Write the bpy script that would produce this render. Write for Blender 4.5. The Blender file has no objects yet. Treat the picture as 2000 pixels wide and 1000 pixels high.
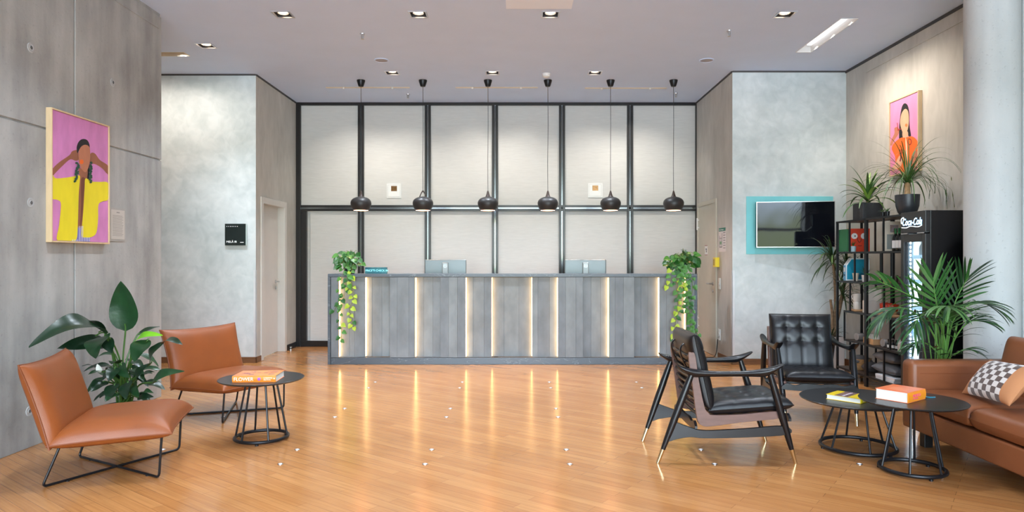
import bpy, bmesh, math, random
from mathutils import Vector, Matrix, Euler
R = math.radians
rng = random.Random(7)
SC = bpy.context.scene
COL = SC.collection
F, CX, CY, EYE = 1333.33, 1012.0, 505.0, 1.35      # focal length in pixels, vanishing point, eye height
CEIL = 3.74

def at(px, py, Y):
    return Vector(((px - CX) * Y / F, Y, EYE + (CY - py) * Y / F))

def lin(c):
    out = []
    for v in c[:3]:
        v = v / 255.0
        out.append(v / 12.92 if v <= 0.04045 else ((v + 0.055) / 1.055) ** 2.4)
    return (out[0], out[1], out[2], 1.0)

# ---------------------------------------------------------------- materials
def base_mat(name):
    m = bpy.data.materials.new(name)
    m.use_nodes = True
    nt = m.node_tree
    return m, nt, nt.nodes['Principled BSDF']

def mat(name, rgb, rough=0.5, metal=0.0, spec=0.5, var=0.06, scale=6.0, stretch=(1, 1, 1), bump=0.0, bscale=60.0, coat=0.0, emit=None, estr=0.0, sheen=0.0, rgb2=None):
    m, nt, b = base_mat(name)
    N, L = nt.nodes, nt.links
    b.inputs['Roughness'].default_value = rough
    b.inputs['Metallic'].default_value = metal
    b.inputs['Specular IOR Level'].default_value = spec
    b.inputs['Coat Weight'].default_value = coat
    b.inputs['Sheen Weight'].default_value = sheen
    c = lin(rgb)
    if rgb2 is None:
        c1 = tuple(v * (1 - var) for v in c[:3]) + (1,)
        c2 = tuple(min(1, v * (1 + var)) for v in c[:3]) + (1,)
    else:
        c1, c2 = c, lin(rgb2)
    tc = N.new('ShaderNodeTexCoord'); mp = N.new('ShaderNodeMapping')
    mp.inputs['Scale'].default_value = stretch
    L.new(tc.outputs['Object'], mp.inputs['Vector'])
    nz = N.new('ShaderNodeTexNoise'); nz.inputs['Scale'].default_value = scale; nz.inputs['Detail'].default_value = 5
    L.new(mp.outputs[0], nz.inputs['Vector'])
    rp = N.new('ShaderNodeValToRGB')
    rp.color_ramp.elements[0].position = 0.32; rp.color_ramp.elements[0].color = c1
    rp.color_ramp.elements[1].position = 0.68; rp.color_ramp.elements[1].color = c2
    L.new(nz.outputs['Fac'], rp.inputs['Fac'])
    L.new(rp.outputs['Color'], b.inputs['Base Color'])
    if bump > 0:
        n2 = N.new('ShaderNodeTexNoise'); n2.inputs['Scale'].default_value = bscale; n2.inputs['Detail'].default_value = 3
        L.new(mp.outputs[0], n2.inputs['Vector'])
        bp = N.new('ShaderNodeBump'); bp.inputs['Strength'].default_value = bump; bp.inputs['Distance'].default_value = 0.01
        L.new(n2.outputs['Fac'], bp.inputs['Height']); L.new(bp.outputs['Normal'], b.inputs['Normal'])
    if emit:
        b.inputs['Emission Color'].default_value = lin(emit); b.inputs['Emission Strength'].default_value = estr
    return m

def emitter(name, rgb, s):
    m, nt, b = base_mat(name)
    b.inputs['Base Color'].default_value = lin(rgb)
    b.inputs['Emission Color'].default_value = lin(rgb)
    b.inputs['Emission Strength'].default_value = s
    return m

def plaster(name, rgb, rgb2, scale=1.6, stretch=(1, 1, 1), rough=0.55, bump=0.08):
    """Brushed mineral plaster: soft clouds broken by trowel strokes."""
    m, nt, b = base_mat(name)
    N, L = nt.nodes, nt.links
    tc = N.new('ShaderNodeTexCoord'); mp = N.new('ShaderNodeMapping'); mp.inputs['Scale'].default_value = stretch
    L.new(tc.outputs['Object'], mp.inputs['Vector'])
    n1 = N.new('ShaderNodeTexNoise'); n1.inputs['Scale'].default_value = scale; n1.inputs['Detail'].default_value = 7
    n1.inputs['Roughness'].default_value = 0.6; n1.inputs['Distortion'].default_value = 0.9
    L.new(mp.outputs[0], n1.inputs['Vector'])
    n2 = N.new('ShaderNodeTexNoise'); n2.inputs['Scale'].default_value = scale * 5; n2.inputs['Detail'].default_value = 6
    n2.inputs['Distortion'].default_value = 0.7
    L.new(mp.outputs[0], n2.inputs['Vector'])
    mx = N.new('ShaderNodeMath'); mx.operation = 'MULTIPLY_ADD'; mx.inputs[1].default_value = 0.4
    L.new(n2.outputs['Fac'], mx.inputs[0])
    sc = N.new('ShaderNodeMath'); sc.operation = 'MULTIPLY'; sc.inputs[1].default_value = 0.6
    L.new(n1.outputs['Fac'], sc.inputs[0]); L.new(sc.outputs[0], mx.inputs[2])
    rp = N.new('ShaderNodeValToRGB')
    rp.color_ramp.elements[0].position = 0.36; rp.color_ramp.elements[0].color = lin(rgb)
    rp.color_ramp.elements[1].position = 0.64; rp.color_ramp.elements[1].color = lin(rgb2)
    L.new(mx.outputs[0], rp.inputs['Fac']); L.new(rp.outputs[0], b.inputs['Base Color'])
    b.inputs['Roughness'].default_value = rough; b.inputs['Specular IOR Level'].default_value = 0.35
    bp = N.new('ShaderNodeBump'); bp.inputs['Strength'].default_value = bump; bp.inputs['Distance'].default_value = 0.02
    L.new(mx.outputs[0], bp.inputs['Height']); L.new(bp.outputs['Normal'], b.inputs['Normal'])
    return m

def concrete(name, rgb, rgb2):
    """Cast concrete: vertical run marks, cloudy stains, small pores."""
    m, nt, b = base_mat(name)
    N, L = nt.nodes, nt.links
    tc = N.new('ShaderNodeTexCoord')
    n1 = N.new('ShaderNodeTexNoise'); n1.inputs['Scale'].default_value = 1.3; n1.inputs['Detail'].default_value = 8; n1.inputs['Roughness'].default_value = 0.62
    mp = N.new('ShaderNodeMapping'); mp.inputs['Scale'].default_value = (1, 1, 0.6)
    L.new(tc.outputs['Object'], mp.inputs['Vector']); L.new(mp.outputs[0], n1.inputs['Vector'])
    mp2 = N.new('ShaderNodeMapping'); mp2.inputs['Scale'].default_value = (7, 7, 0.7)
    n2 = N.new('ShaderNodeTexNoise'); n2.inputs['Scale'].default_value = 1.0; n2.inputs['Detail'].default_value = 6
    L.new(tc.outputs['Object'], mp2.inputs['Vector']); L.new(mp2.outputs[0], n2.inputs['Vector'])
    ad = N.new('ShaderNodeMath'); ad.operation = 'MULTIPLY_ADD'; ad.inputs[1].default_value = 0.35
    s1 = N.new('ShaderNodeMath'); s1.operation = 'MULTIPLY'; s1.inputs[1].default_value = 0.65
    L.new(n1.outputs['Fac'], s1.inputs[0]); L.new(n2.outputs['Fac'], ad.inputs[0]); L.new(s1.outputs[0], ad.inputs[2])
    rp = N.new('ShaderNodeValToRGB')
    rp.color_ramp.elements[0].position = 0.34; rp.color_ramp.elements[0].color = lin(rgb)
    rp.color_ramp.elements[1].position = 0.62; rp.color_ramp.elements[1].color = lin(rgb2)
    L.new(ad.outputs[0], rp.inputs['Fac'])
    n3 = N.new('ShaderNodeTexNoise'); n3.inputs['Scale'].default_value = 45; n3.inputs['Detail'].default_value = 2
    L.new(tc.outputs['Object'], n3.inputs['Vector'])
    r3 = N.new('ShaderNodeValToRGB'); r3.color_ramp.elements[0].position = 0.28; r3.color_ramp.elements[0].color = (0.72, 0.72, 0.72, 1)
    r3.color_ramp.elements[1].position = 0.36; r3.color_ramp.elements[1].color = (1, 1, 1, 1)
    L.new(n3.outputs['Fac'], r3.inputs['Fac'])
    mu = N.new('ShaderNodeMix'); mu.data_type = 'RGBA'; mu.blend_type = 'MULTIPLY'; mu.inputs['Factor'].default_value = 0.5
    L.new(rp.outputs[0], mu.inputs['A']); L.new(r3.outputs[0], mu.inputs['B'])
    L.new(mu.outputs['Result'], b.inputs['Base Color'])
    b.inputs['Roughness'].default_value = 0.6; b.inputs['Specular IOR Level'].default_value = 0.3
    bp = N.new('ShaderNodeBump'); bp.inputs['Strength'].default_value = 0.12; bp.inputs['Distance'].default_value = 0.01
    L.new(n3.outputs['Fac'], bp.inputs['Height']); L.new(bp.outputs['Normal'], b.inputs['Normal'])
    return m

# ---------------------------------------------------------------- mesh building
class MB:
    def __init__(s):
        s.v, s.f, s.mi = [], [], []
        s.cur = 0
    def add(s, verts, faces, M=None):
        o = len(s.v)
        s.v += [(M @ Vector(p)) if M else Vector(p) for p in verts]
        s.f += [tuple(o + i for i in fc) for fc in faces]
        s.mi += [s.cur] * len(faces)
        return s
    def box(s, x0, x1, y0, y1, z0, z1, M=None):
        vs = [(x0, y0, z0), (x1, y0, z0), (x1, y1, z0), (x0, y1, z0), (x0, y0, z1), (x1, y0, z1), (x1, y1, z1), (x0, y1, z1)]
        return s.add(vs, [(0, 3, 2, 1), (4, 5, 6, 7), (0, 1, 5, 4), (1, 2, 6, 5), (2, 3, 7, 6), (3, 0, 4, 7)], M)
    def prism(s, poly, a, b, axis='y', M=None):
        """2-D outline extruded from a to b; axis names the extrusion direction."""
        def P(p, t):
            return {'x': (t, p[0], p[1]), 'y': (p[0], t, p[1]), 'z': (p[0], p[1], t)}[axis]
        n = len(poly)
        vs = [P(p, a) for p in poly] + [P(p, b) for p in poly]
        fs = [tuple(range(n - 1, -1, -1)), tuple(range(n, 2 * n))] + [(i, (i + 1) % n, n + (i + 1) % n, n + i) for i in range(n)]
        return s.add(vs, fs, M)
    def lathe(s, prof, seg=32, M=None, cap=True):
        vs, fs = [], []
        for (r, z) in prof:
            for k in range(seg):
                t = 2 * math.pi * k / seg
                vs.append((r * math.cos(t), r * math.sin(t), z))
        for i in range(len(prof) - 1):
            for k in range(seg):
                k2 = (k + 1) % seg
                fs.append((i * seg + k, i * seg + k2, (i + 1) * seg + k2, (i + 1) * seg + k))
        if cap:
            if prof[0][0] > 1e-5: fs.append(tuple(range(seg - 1, -1, -1)))
            if prof[-1][0] > 1e-5: fs.append(tuple((len(prof) - 1) * seg + k for k in range(seg)))
        return s.add(vs, fs, M)
    def tube(s, pts, r, seg=10, closed=False, sx=1.0, cap=True, M=None):
        pts = [Vector(p) for p in pts]
        n = len(pts)
        rs = r if isinstance(r, (list, tuple)) else [r] * n
        vs, fs = [], []
        prev = None
        for i, p in enumerate(pts):
            if closed: t = pts[(i + 1) % n] - pts[i - 1]
            else: t = pts[min(i + 1, n - 1)] - pts[max(i - 1, 0)]
            if t.length < 1e-9: t = Vector((0, 0, 1))
            t.normalize()
            if prev is None:
                u = t.cross(Vector((0, 0, 1)))
                if u.length < 0.05: u = t.cross(Vector((0, 1, 0)))
            else:
                u = prev - t * prev.dot(t)
                if u.length < 1e-6: u = t.orthogonal()
            u.normalize(); prev = u
            w = t.cross(u)
            for k in range(seg):
                a = 2 * math.pi * k / seg
                vs.append(p + u * (math.cos(a) * rs[i] * sx) + w * (math.sin(a) * rs[i]))
        m = n if closed else n - 1
        for i in range(m):
            j = (i + 1) % n
            for k in range(seg):
                k2 = (k + 1) % seg
                fs.append((i * seg + k, i * seg + k2, j * seg + k2, j * seg + k))
        if cap and not closed:
            fs.append(tuple(range(seg - 1, -1, -1))); fs.append(tuple((n - 1) * seg + k for k in range(seg)))
        return s.add(vs, fs, M)
    def ring(s, c, r, t, seg=48, tseg=10):
        return s.tube([(c[0] + r * math.cos(2 * math.pi * k / seg), c[1] + r * math.sin(2 * math.pi * k / seg), c[2]) for k in range(seg)], t, tseg, closed=True)
    def ball(s, c, r, seg=16, sz=1.0, M=None):
        prof = [(r * math.sin(math.pi * i / 10) if 0 < i < 10 else 0.0004, -r * sz * math.cos(math.pi * i / 10)) for i in range(11)]
        T = Matrix.Translation(c)
        return s.lathe(prof, seg, (M @ T) if M else T, cap=False)
    def grid(s, fn, nu, nv, M=None, wrap=False):
        vs = [fn(i / nu, j / nv) for j in range(nv + 1) for i in range(nu + 1)]
        fs = [(j * (nu + 1) + i, j * (nu + 1) + i + 1, (j + 1) * (nu + 1) + i + 1, (j + 1) * (nu + 1) + i) for j in range(nv) for i in range(nu)]
        return s.add(vs, fs, M)
    def pillow(s, w, d, tt, tb, M=None, n=28, a=4.0, e=0.5, ear=0.0, pinch=0.0, dents=(), creases=((), ()), depth=0.02):
        """Upholstered cushion in the XY plane; dents are (u,v) buttons, creases (u list, v list)."""
        def xy(u, v):
            x = u * (1 + ear * abs(u * v) ** 3 - pinch * (1 - v * v) * abs(u)) * w / 2
            y = v * (1 + ear * abs(u * v) ** 3 - pinch * (1 - u * u) * abs(v)) * d / 2
            return x, y
        def mk(u, v, sgn):
            u = max(-1, min(1, u)); v = max(-1, min(1, v))
            h = ((1 - abs(u) ** a) * (1 - abs(v) ** a)) ** e
            z = (tt if sgn > 0 else -tb) * h
            if sgn > 0:
                q = 0
                for (du, dv) in dents:
                    q += math.exp(-(((u - du) * w / 2) ** 2 + ((v - dv) * d / 2) ** 2) / 0.0011)
                c = 0
                for cu in creases[0]: c += math.exp(-(((u - cu) * w / 2) / 0.009) ** 2)
                for cv in creases[1]: c += math.exp(-(((v - cv) * d / 2) / 0.009) ** 2)
                z -= (q * depth + min(c, 1.0) * depth * 0.35) * min(1, h * 1.5)
            x, y = xy(u, v)
            return (x, y, z)
        def warp(t):
            t = 2 * t - 1
            return math.sin(t * math.pi / 2) * 0.75 + t * 0.25
        s.grid(lambda i, j: mk(warp(i), warp(j), 1), n, n, M)
        s.grid(lambda i, j: mk(warp(1 - i), warp(j), -1), n, n, M)
        edge = []
        for k in range(16): edge.append(xy(-1 + k / 8, -1))
        for k in range(16): edge.append(xy(1, -1 + k / 8))
        for k in range(16): edge.append(xy(1 - k / 8, 1))
        for k in range(16): edge.append(xy(-1, 1 - k / 8))
        return [(M @ Vector((x, y, 0))) if M else Vector((x, y, 0)) for x, y in edge]
    def ribbon(s, pts, widths, up=(0, 0, 1), fold=0.15):
        """Strap leaf along pts: three verts across, folded along the midrib."""
        pts = [Vector(p) for p in pts]
        up = Vector(up)
        vs, fs = [], []
        n = len(pts)
        for i, p in enumerate(pts):
            t = (pts[min(i + 1, n - 1)] - pts[max(i - 1, 0)])
            t = t.normalized() if t.length > 1e-9 else Vector((0, 0, 1))
            sd = t.cross(up)
            if sd.length < 1e-3: sd = t.orthogonal()
            sd.normalize()
            nn = sd.cross(t).normalized()
            w = widths[i] / 2
            vs += [p - sd * w + nn * w * fold * 2, p, p + sd * w + nn * w * fold * 2]
        for i in range(n - 1):
            for k in (0, 1):
                fs.append((3 * i + k, 3 * i + k + 1, 3 * i + 4 + k, 3 * i + 3 + k))
        return s.add(vs, fs)
    def leaf(s, b, t, width, bow=0.1, normal=(0, -1, 0), n=10, point=0.5, wave=0.0, cup=0.2):
        """Broad leaf from b to t, wide in the middle, with folded halves; bow lifts its middle along the normal."""
        b, t = Vector(b), Vector(t)
        ax = t - b; ln = ax.length; axn = ax.normalized()
        nr = Vector(normal); nr = (nr - axn * nr.dot(axn)).normalized()
        sd = axn.cross(nr).normalized()
        vs, fs = [], []
        ph = rng.random() * 6
        for i in range(n + 1):
            q = i / n
            wd = width / 2 * (math.sin(math.pi * min(1, q ** 0.75)) ** 0.75) * (1 - 0.25 * q)
            if i in (0, n): wd = 0.002
            c = b + ax * q + nr * (bow * ln * math.sin(math.pi * q))
            wv = wave * width * math.sin(q * 11 + ph)
            for k, a in enumerate((-1, -0.5, 0, 0.5, 1)):
                vs.append(c + sd * wd * a + nr * (abs(a) ** 1.3 * wd * cup + wv * abs(a) * (1 if a > 0 else -1)))
        for i in range(n):
            for k in range(4):
                fs.append((5 * i + k, 5 * i + k + 1, 5 * i + 6 + k, 5 * i + 5 + k))
        return s.add(vs, fs)
    def build(s, name, mats, parent=None, loc=(0, 0, 0), rot=(0, 0, 0), smooth=35, bevel=0.0, segs=2, subsurf=0):
        me = bpy.data.meshes.new(name)
        me.from_pydata([tuple(v) for v in s.v], [], s.f)
        ms = mats if isinstance(mats, (list, tuple)) else [mats]
        for m in ms: me.materials.append(m)
        if len(ms) > 1: me.polygons.foreach_set('material_index', s.mi)
        me.update()
        if smooth:
            me.shade_smooth()
            me.set_sharp_from_angle(angle=R(smooth))
        o = bpy.data.objects.new(name, me)
        COL.objects.link(o)
        o.location = loc; o.rotation_euler = rot
        if parent: o.parent = parent
        if bevel > 0:
            md = o.modifiers.new('edge', 'BEVEL'); md.width = bevel; md.segments = segs; md.limit_method = 'ANGLE'; md.angle_limit = R(40)
            md.harden_normals = False
        if subsurf:
            md = o.modifiers.new('sub', 'SUBSURF'); md.levels = subsurf; md.render_levels = subsurf
        return o

def smooth_path(pts, per=8, closed=False):
    pts = [Vector(p) for p in pts]
    n = len(pts); out = []
    for i in range(n if closed else n - 1):
        if closed: p0, p1, p2, p3 = pts[i - 1], pts[i], pts[(i + 1) % n], pts[(i + 2) % n]
        else: p0, p1, p2, p3 = pts[max(i - 1, 0)], pts[i], pts[i + 1], pts[min(i + 2, n - 1)]
        for k in range(per):
            t = k / per
            out.append(0.5 * ((2 * p1) + (p2 - p0) * t + (2 * p0 - 5 * p1 + 4 * p2 - p3) * t * t + (3 * p1 - p0 - 3 * p2 + p3) * t ** 3))
    if not closed: out.append(pts[-1])
    return out

def fillet(pts, r, k=5, closed=False):
    """Rounds the corners of a polyline (bent rod)."""
    pts = [Vector(p) for p in pts]; out = []
    n = len(pts)
    for i, p in enumerate(pts):
        if not closed and i in (0, n - 1): out.append(p); continue
        a = (pts[i - 1] - p); b = (pts[(i + 1) % n] - p)
        rr = min(r, a.length * 0.45, b.length * 0.45)
        A = p + a.normalized() * rr; B = p + b.normalized() * rr
        for j in range(k + 1):
            t = j / k
            out.append(A * (1 - t) ** 2 + p * 2 * t * (1 - t) + B * t * t)
    return out

def tag(o, label, cat, group=None, kind=None):
    if label: o['label'] = label
    if cat: o['category'] = cat
    if group: o['group'] = group
    if kind: o['kind'] = kind
    return o
def thing(name, label, cat, loc=(0, 0, 0), rz=0.0, group=None):
    o = bpy.data.objects.new(name, None)
    o.empty_display_size = 0.1
    COL.objects.link(o)
    o.location = loc; o.rotation_euler = (0, 0, rz)
    return tag(o, label, cat, group)
def struct(o):
    o['kind'] = 'structure'
    return o
def dup(root, loc, rz=None, label=None):
    """A copy of a thing with copies of its parts and their sub-parts."""
    r = root.copy(); COL.objects.link(r); r.location = loc
    if rz is not None: r.rotation_euler = (0, 0, rz)
    if label: r['label'] = label
    for ch in list(root.children):
        c = ch.copy(); COL.objects.link(c); c.parent = r
        for g in list(ch.children):
            d = g.copy(); COL.objects.link(d); d.parent = c
    return r
def letters(name, txt, size, m, parent=None, loc=(0, 0, 0), rot=(0, 0, 0), ext=0.0006, shear=0.0, align='LEFT', offset=0.0, sx=1.0):
    cu = bpy.data.curves.new(name, 'FONT')
    cu.body = txt; cu.size = size; cu.extrude = ext; cu.shear = shear; cu.align_x = align; cu.offset = offset
    t = bpy.data.objects.new(name, cu)
    COL.objects.link(t)
    bpy.context.view_layer.update()
    me = bpy.data.meshes.new_from_object(t.evaluated_get(bpy.context.evaluated_depsgraph_get()))
    bpy.data.objects.remove(t); bpy.data.curves.remove(cu)
    for v in me.vertices: v.co.x *= sx
    me.materials.clear(); me.materials.append(m)
    o = bpy.data.objects.new(name, me); COL.objects.link(o)
    o.location = loc; o.rotation_euler = rot
    if parent: o.parent = parent
    return o
def lamp(name, parent, loc, energy, rgb=(255, 214, 170), spot=70, blend=0.6, size=0.03, rot=(0, 0, 0)):
    d = bpy.data.lights.new(name, 'SPOT'); d.energy = energy; d.color = lin(rgb)[:3]
    d.spot_size = R(spot); d.spot_blend = blend; d.shadow_soft_size = size
    o = bpy.data.objects.new(name, d); COL.objects.link(o); o.location = loc; o.rotation_euler = rot
    if parent: o.parent = parent
    return o
EXPOSURE = 0.1
WORLD = 24.0
DOWN_W = 180.0
DOWN_RGB = (230, 242, 255)
WASH_W = 50.0
WASH_RGB = (255, 247, 236)
PEND_W = 10.0
LED = 8.0
# ================================================================ camera, world
cam = bpy.data.cameras.new('camera'); co = bpy.data.objects.new('camera', cam); COL.objects.link(co)
co.location = (0, 0, EYE); co.rotation_euler = (R(90), 0, 0)
cam.sensor_width = 36; cam.lens = 24; cam.shift_x = -0.006; cam.shift_y = 0.0025
cam.clip_end = 200
SC.camera = co
vs = SC.view_settings
vs.view_transform = 'Standard'; vs.look = 'None'; vs.gamma = 1.0; vs.use_curve_mapping = False
vs.exposure = EXPOSURE

w = bpy.data.worlds.new('daylight'); SC.world = w; w.use_nodes = True
nt = w.node_tree; bg = nt.nodes['Background']
tc = nt.nodes.new('ShaderNodeTexCoord'); sp = nt.nodes.new('ShaderNodeSeparateXYZ')
nt.links.new(tc.outputs['Generated'], sp.inputs[0])
nz = nt.nodes.new('ShaderNodeTexNoise'); nz.inputs['Scale'].default_value = 9; nz.inputs['Detail'].default_value = 5
nt.links.new(tc.outputs['Generated'], nz.inputs['Vector'])
ad = nt.nodes.new('ShaderNodeMath'); ad.operation = 'MULTIPLY_ADD'; ad.inputs[1].default_value = 0.22
nt.links.new(nz.outputs['Fac'], ad.inputs[0]); nt.links.new(sp.outputs['Z'], ad.inputs[2])
rp = nt.nodes.new('ShaderNodeValToRGB')
E = rp.color_ramp.elements
E[0].position = 0.06; E[0].color = (0.50, 0.60, 0.70, 1)        # pale paving below the horizon
E[1].position = 0.55; E[1].color = (0.70, 0.85, 1.0, 1)
for p, c in ((0.10, (0.28, 0.36, 0.20, 1)), (0.15, (0.30, 0.36, 0.26, 1)), (0.19, (0.62, 0.76, 0.92, 1)), (0.30, (0.70, 0.85, 1.0, 1))):
    e = E.new(p); e.color = c
nt.links.new(ad.outputs[0], rp.inputs['Fac']); nt.links.new(rp.outputs[0], bg.inputs['Color'])
bg.inputs['Strength'].default_value = WORLD

# ================================================================ room materials
M = {}
M['concrete'] = concrete('cast_concrete', (126, 126, 125), (184, 184, 181))
M['column'] = concrete('column_concrete', (178, 182, 182), (202, 205, 204))
M['wall_pale'] = plaster('pale_plaster', (192, 203, 204), (224, 231, 232), 1.5)
M['wall_grey'] = plaster('grey_plaster', (178, 176, 169), (203, 200, 193), 1.8, (1, 1, 0.35))
M['ceiling'] = mat('ceiling_paint', (204, 221, 247), 0.8, var=0.015, scale=3)
M['dark'] = mat('dark_bronze_metal', (52, 50, 50), 0.28, metal=0.6, var=0.05)
M['black'] = mat('black_metal', (24, 24, 26), 0.38, metal=0.3, var=0.1)
M['white'] = mat('white_plastic', (225, 225, 222), 0.35, var=0.02)
M['whitepaint'] = mat('white_lacquer', (214, 211, 205), 0.4, var=0.02)
M['beigedoor'] = mat('beige_lacquer', (192, 186, 170), 0.35, var=0.03)
M['steel'] = mat('brushed_steel', (190, 190, 190), 0.3, metal=1.0, var=0.05)
M['wood_trim'] = mat('brown_skirting', (122, 84, 56), 0.4, var=0.15, scale=4, stretch=(2, 2, 14))
M['fabric'] = mat('woven_panel', (203, 202, 198), 0.85, var=0.05, scale=30, stretch=(0.25, 1, 5), bump=0.15, bscale=90)

# floor: narrow oak strips laid on the diagonal under lacquer
m, nt, b = base_mat('oak_strip_floor'); M['floor'] = m
N, L = nt.nodes, nt.links
tc = N.new('ShaderNodeTexCoord'); mp = N.new('ShaderNodeMapping'); mp.inputs['Rotation'].default_value = (0, 0, R(37))
L.new(tc.outputs['Object'], mp.inputs['Vector'])
bk = N.new('ShaderNodeTexBrick'); bk.offset = 0.37; bk.offset_frequency = 2
bk.inputs['Scale'].default_value = 1.0; bk.inputs['Brick Width'].default_value = 0.95; bk.inputs['Row Height'].default_value = 0.07
bk.inputs['Mortar Size'].default_value = 0.0009; bk.inputs['Mortar Smooth'].default_value = 0.1; bk.inputs['Bias'].default_value = 0.0
bk.inputs['Color1'].default_value = lin((180, 122, 70)); bk.inputs['Color2'].default_value = lin((194, 137, 83)); bk.inputs['Mortar'].default_value = lin((120, 78, 44))
L.new(mp.outputs[0], bk.inputs['Vector'])
mp2 = N.new('ShaderNodeMapping'); mp2.inputs['Scale'].default_value = (1.2, 34, 1)
L.new(mp.outputs[0], mp2.inputs['Vector'])
ng = N.new('ShaderNodeTexNoise'); ng.inputs['Scale'].default_value = 2.2; ng.inputs['Detail'].default_value = 6
L.new(mp2.outputs[0], ng.inputs['Vector'])
rg = N.new('ShaderNodeValToRGB'); rg.color_ramp.elements[0].position = 0.3; rg.color_ramp.elements[0].color = (0.80, 0.76, 0.72, 1)
rg.color_ramp.elements[1].position = 0.65; rg.color_ramp.elements[1].color = (1.06, 1.06, 1.06, 1)
L.new(ng.outputs['Fac'], rg.inputs['Fac'])
mu = N.new('ShaderNodeMix'); mu.data_type = 'RGBA'; mu.blend_type = 'MULTIPLY'; mu.inputs['Factor'].default_value = 0.8
L.new(bk.outputs['Color'], mu.inputs['A']); L.new(rg.outputs[0], mu.inputs['B'])
# worn and stained patches
nw = N.new('ShaderNodeTexNoise'); nw.inputs['Scale'].default_value = 0.9; nw.inputs['Detail'].default_value = 7; nw.inputs['Roughness'].default_value = 0.65
L.new(tc.outputs['Object'], nw.inputs['Vector'])
rw = N.new('ShaderNodeValToRGB'); rw.color_ramp.elements[0].position = 0.36; rw.color_ramp.elements[0].color = (0.86, 0.85, 0.84, 1)
rw.color_ramp.elements[1].position = 0.56; rw.color_ramp.elements[1].color = (1.02, 1.02, 1.02, 1)
L.new(nw.outputs['Fac'], rw.inputs['Fac'])
m2 = N.new('ShaderNodeMix'); m2.data_type = 'RGBA'; m2.blend_type = 'MULTIPLY'; m2.inputs['Factor'].default_value = 0.8
L.new(mu.outputs['Result'], m2.inputs['A']); L.new(rw.outputs[0], m2.inputs['B'])
L.new(m2.outputs['Result'], b.inputs['Base Color'])
rr = N.new('ShaderNodeMapRange'); rr.inputs['To Min'].default_value = 0.10; rr.inputs['To Max'].default_value = 0.24
L.new(nw.outputs['Fac'], rr.inputs['Value']); L.new(rr.outputs[0], b.inputs['Roughness'])
b.inputs['Specular IOR Level'].default_value = 0.5
bp = N.new('ShaderNodeBump'); bp.inputs['Strength'].default_value = 0.05; bp.inputs['Distance'].default_value = 0.003
L.new(bk.outputs['Fac'], bp.inputs['Height']); bp.invert = True
nbig = N.new('ShaderNodeTexNoise'); nbig.inputs['Scale'].default_value = 5; nbig.inputs['Detail'].default_value = 2
L.new(mp.outputs[0], nbig.inputs['Vector'])
bp2 = N.new('ShaderNodeBump'); bp2.inputs['Strength'].default_value = 0.03; bp2.inputs['Distance'].default_value = 0.02
L.new(nbig.outputs['Fac'], bp2.inputs['Height']); L.new(bp.outputs['Normal'], bp2.inputs['Normal'])
L.new(bp2.outputs['Normal'], b.inputs['Normal'])

# ================================================================ room shell
XL, XR = -3.49, 4.18             # inner faces of the concrete wall and of the right wall
XNL, XNR = -3.40, 2.73           # side walls of the reception niche
YL, YR, YB = 8.85, 8.70, 10.5    # pale walls either side, panelled back wall
YEND = 6.68                      # where the concrete wall stops
YF = -6.0                        # glazed front behind the camera
struct(MB().box(-6.6, 4.6, YF - 0.2, 11.0, -0.15, 0).build('floor', M['floor'], smooth=0))

holes = []                        # (x0, x1, y0, y1) openings for the recessed lights
def hole(cx, cy, wx, wy):
    holes.append((cx - wx / 2, cx + wx / 2, cy - wy / 2, cy + wy / 2))
DOWN = [(-2.30, 4.5), (-0.98, 4.5), (0.32, 4.5), (1.6, 4.5), (-2.0, 2.2), (0.3, 2.2), (-2.30, 6.68), (-0.977, 6.68), (0.316, 6.68), (2.61, 6.68), (-3.50, 7.66), (-1.62, 8.78), (-0.33, 8.78), (0.988, 8.78)]  # the pair nearest the camera is unseen, added as fill light
for (x, y) in DOWN: hole(x, y, 0.15, 0.15)
SLOTS = [(-2.10, 9.54, 1.15, 0.04), (-0.30, 9.54, 1.13, 0.04), (1.51, 9.57, 1.13, 0.04)]
for s_ in SLOTS: hole(*s_)
hole(-4.75, 7.98, 1.75, 0.14)
hole(3.30, 7.35, 0.17, 1.10)
xs = sorted({-6.6, 4.6} | {h[0] for h in holes} | {h[1] for h in holes})
ys = sorted({YF - 0.2, 11.0} | {h[2] for h in holes} | {h[3] for h in holes})
cb = MB()
for i in range(len(xs) - 1):
    for j in range(len(ys) - 1):
        mx, my = (xs[i] + xs[i + 1]) / 2, (ys[j] + ys[j + 1]) / 2
        if any(h[0] < mx < h[1] and h[2] < my < h[3] for h in holes): continue
        cb.add([(xs[i], ys[j], CEIL), (xs[i], ys[j + 1], CEIL), (xs[i + 1], ys[j + 1], CEIL), (xs[i + 1], ys[j], CEIL)], [(0, 1, 2, 3)])
cb.box(-6.6, 4.6, YF - 0.2, 11.0, CEIL + 0.3, CEIL + 0.4)
struct(cb.build('ceiling', M['ceiling'], smooth=0))

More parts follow.
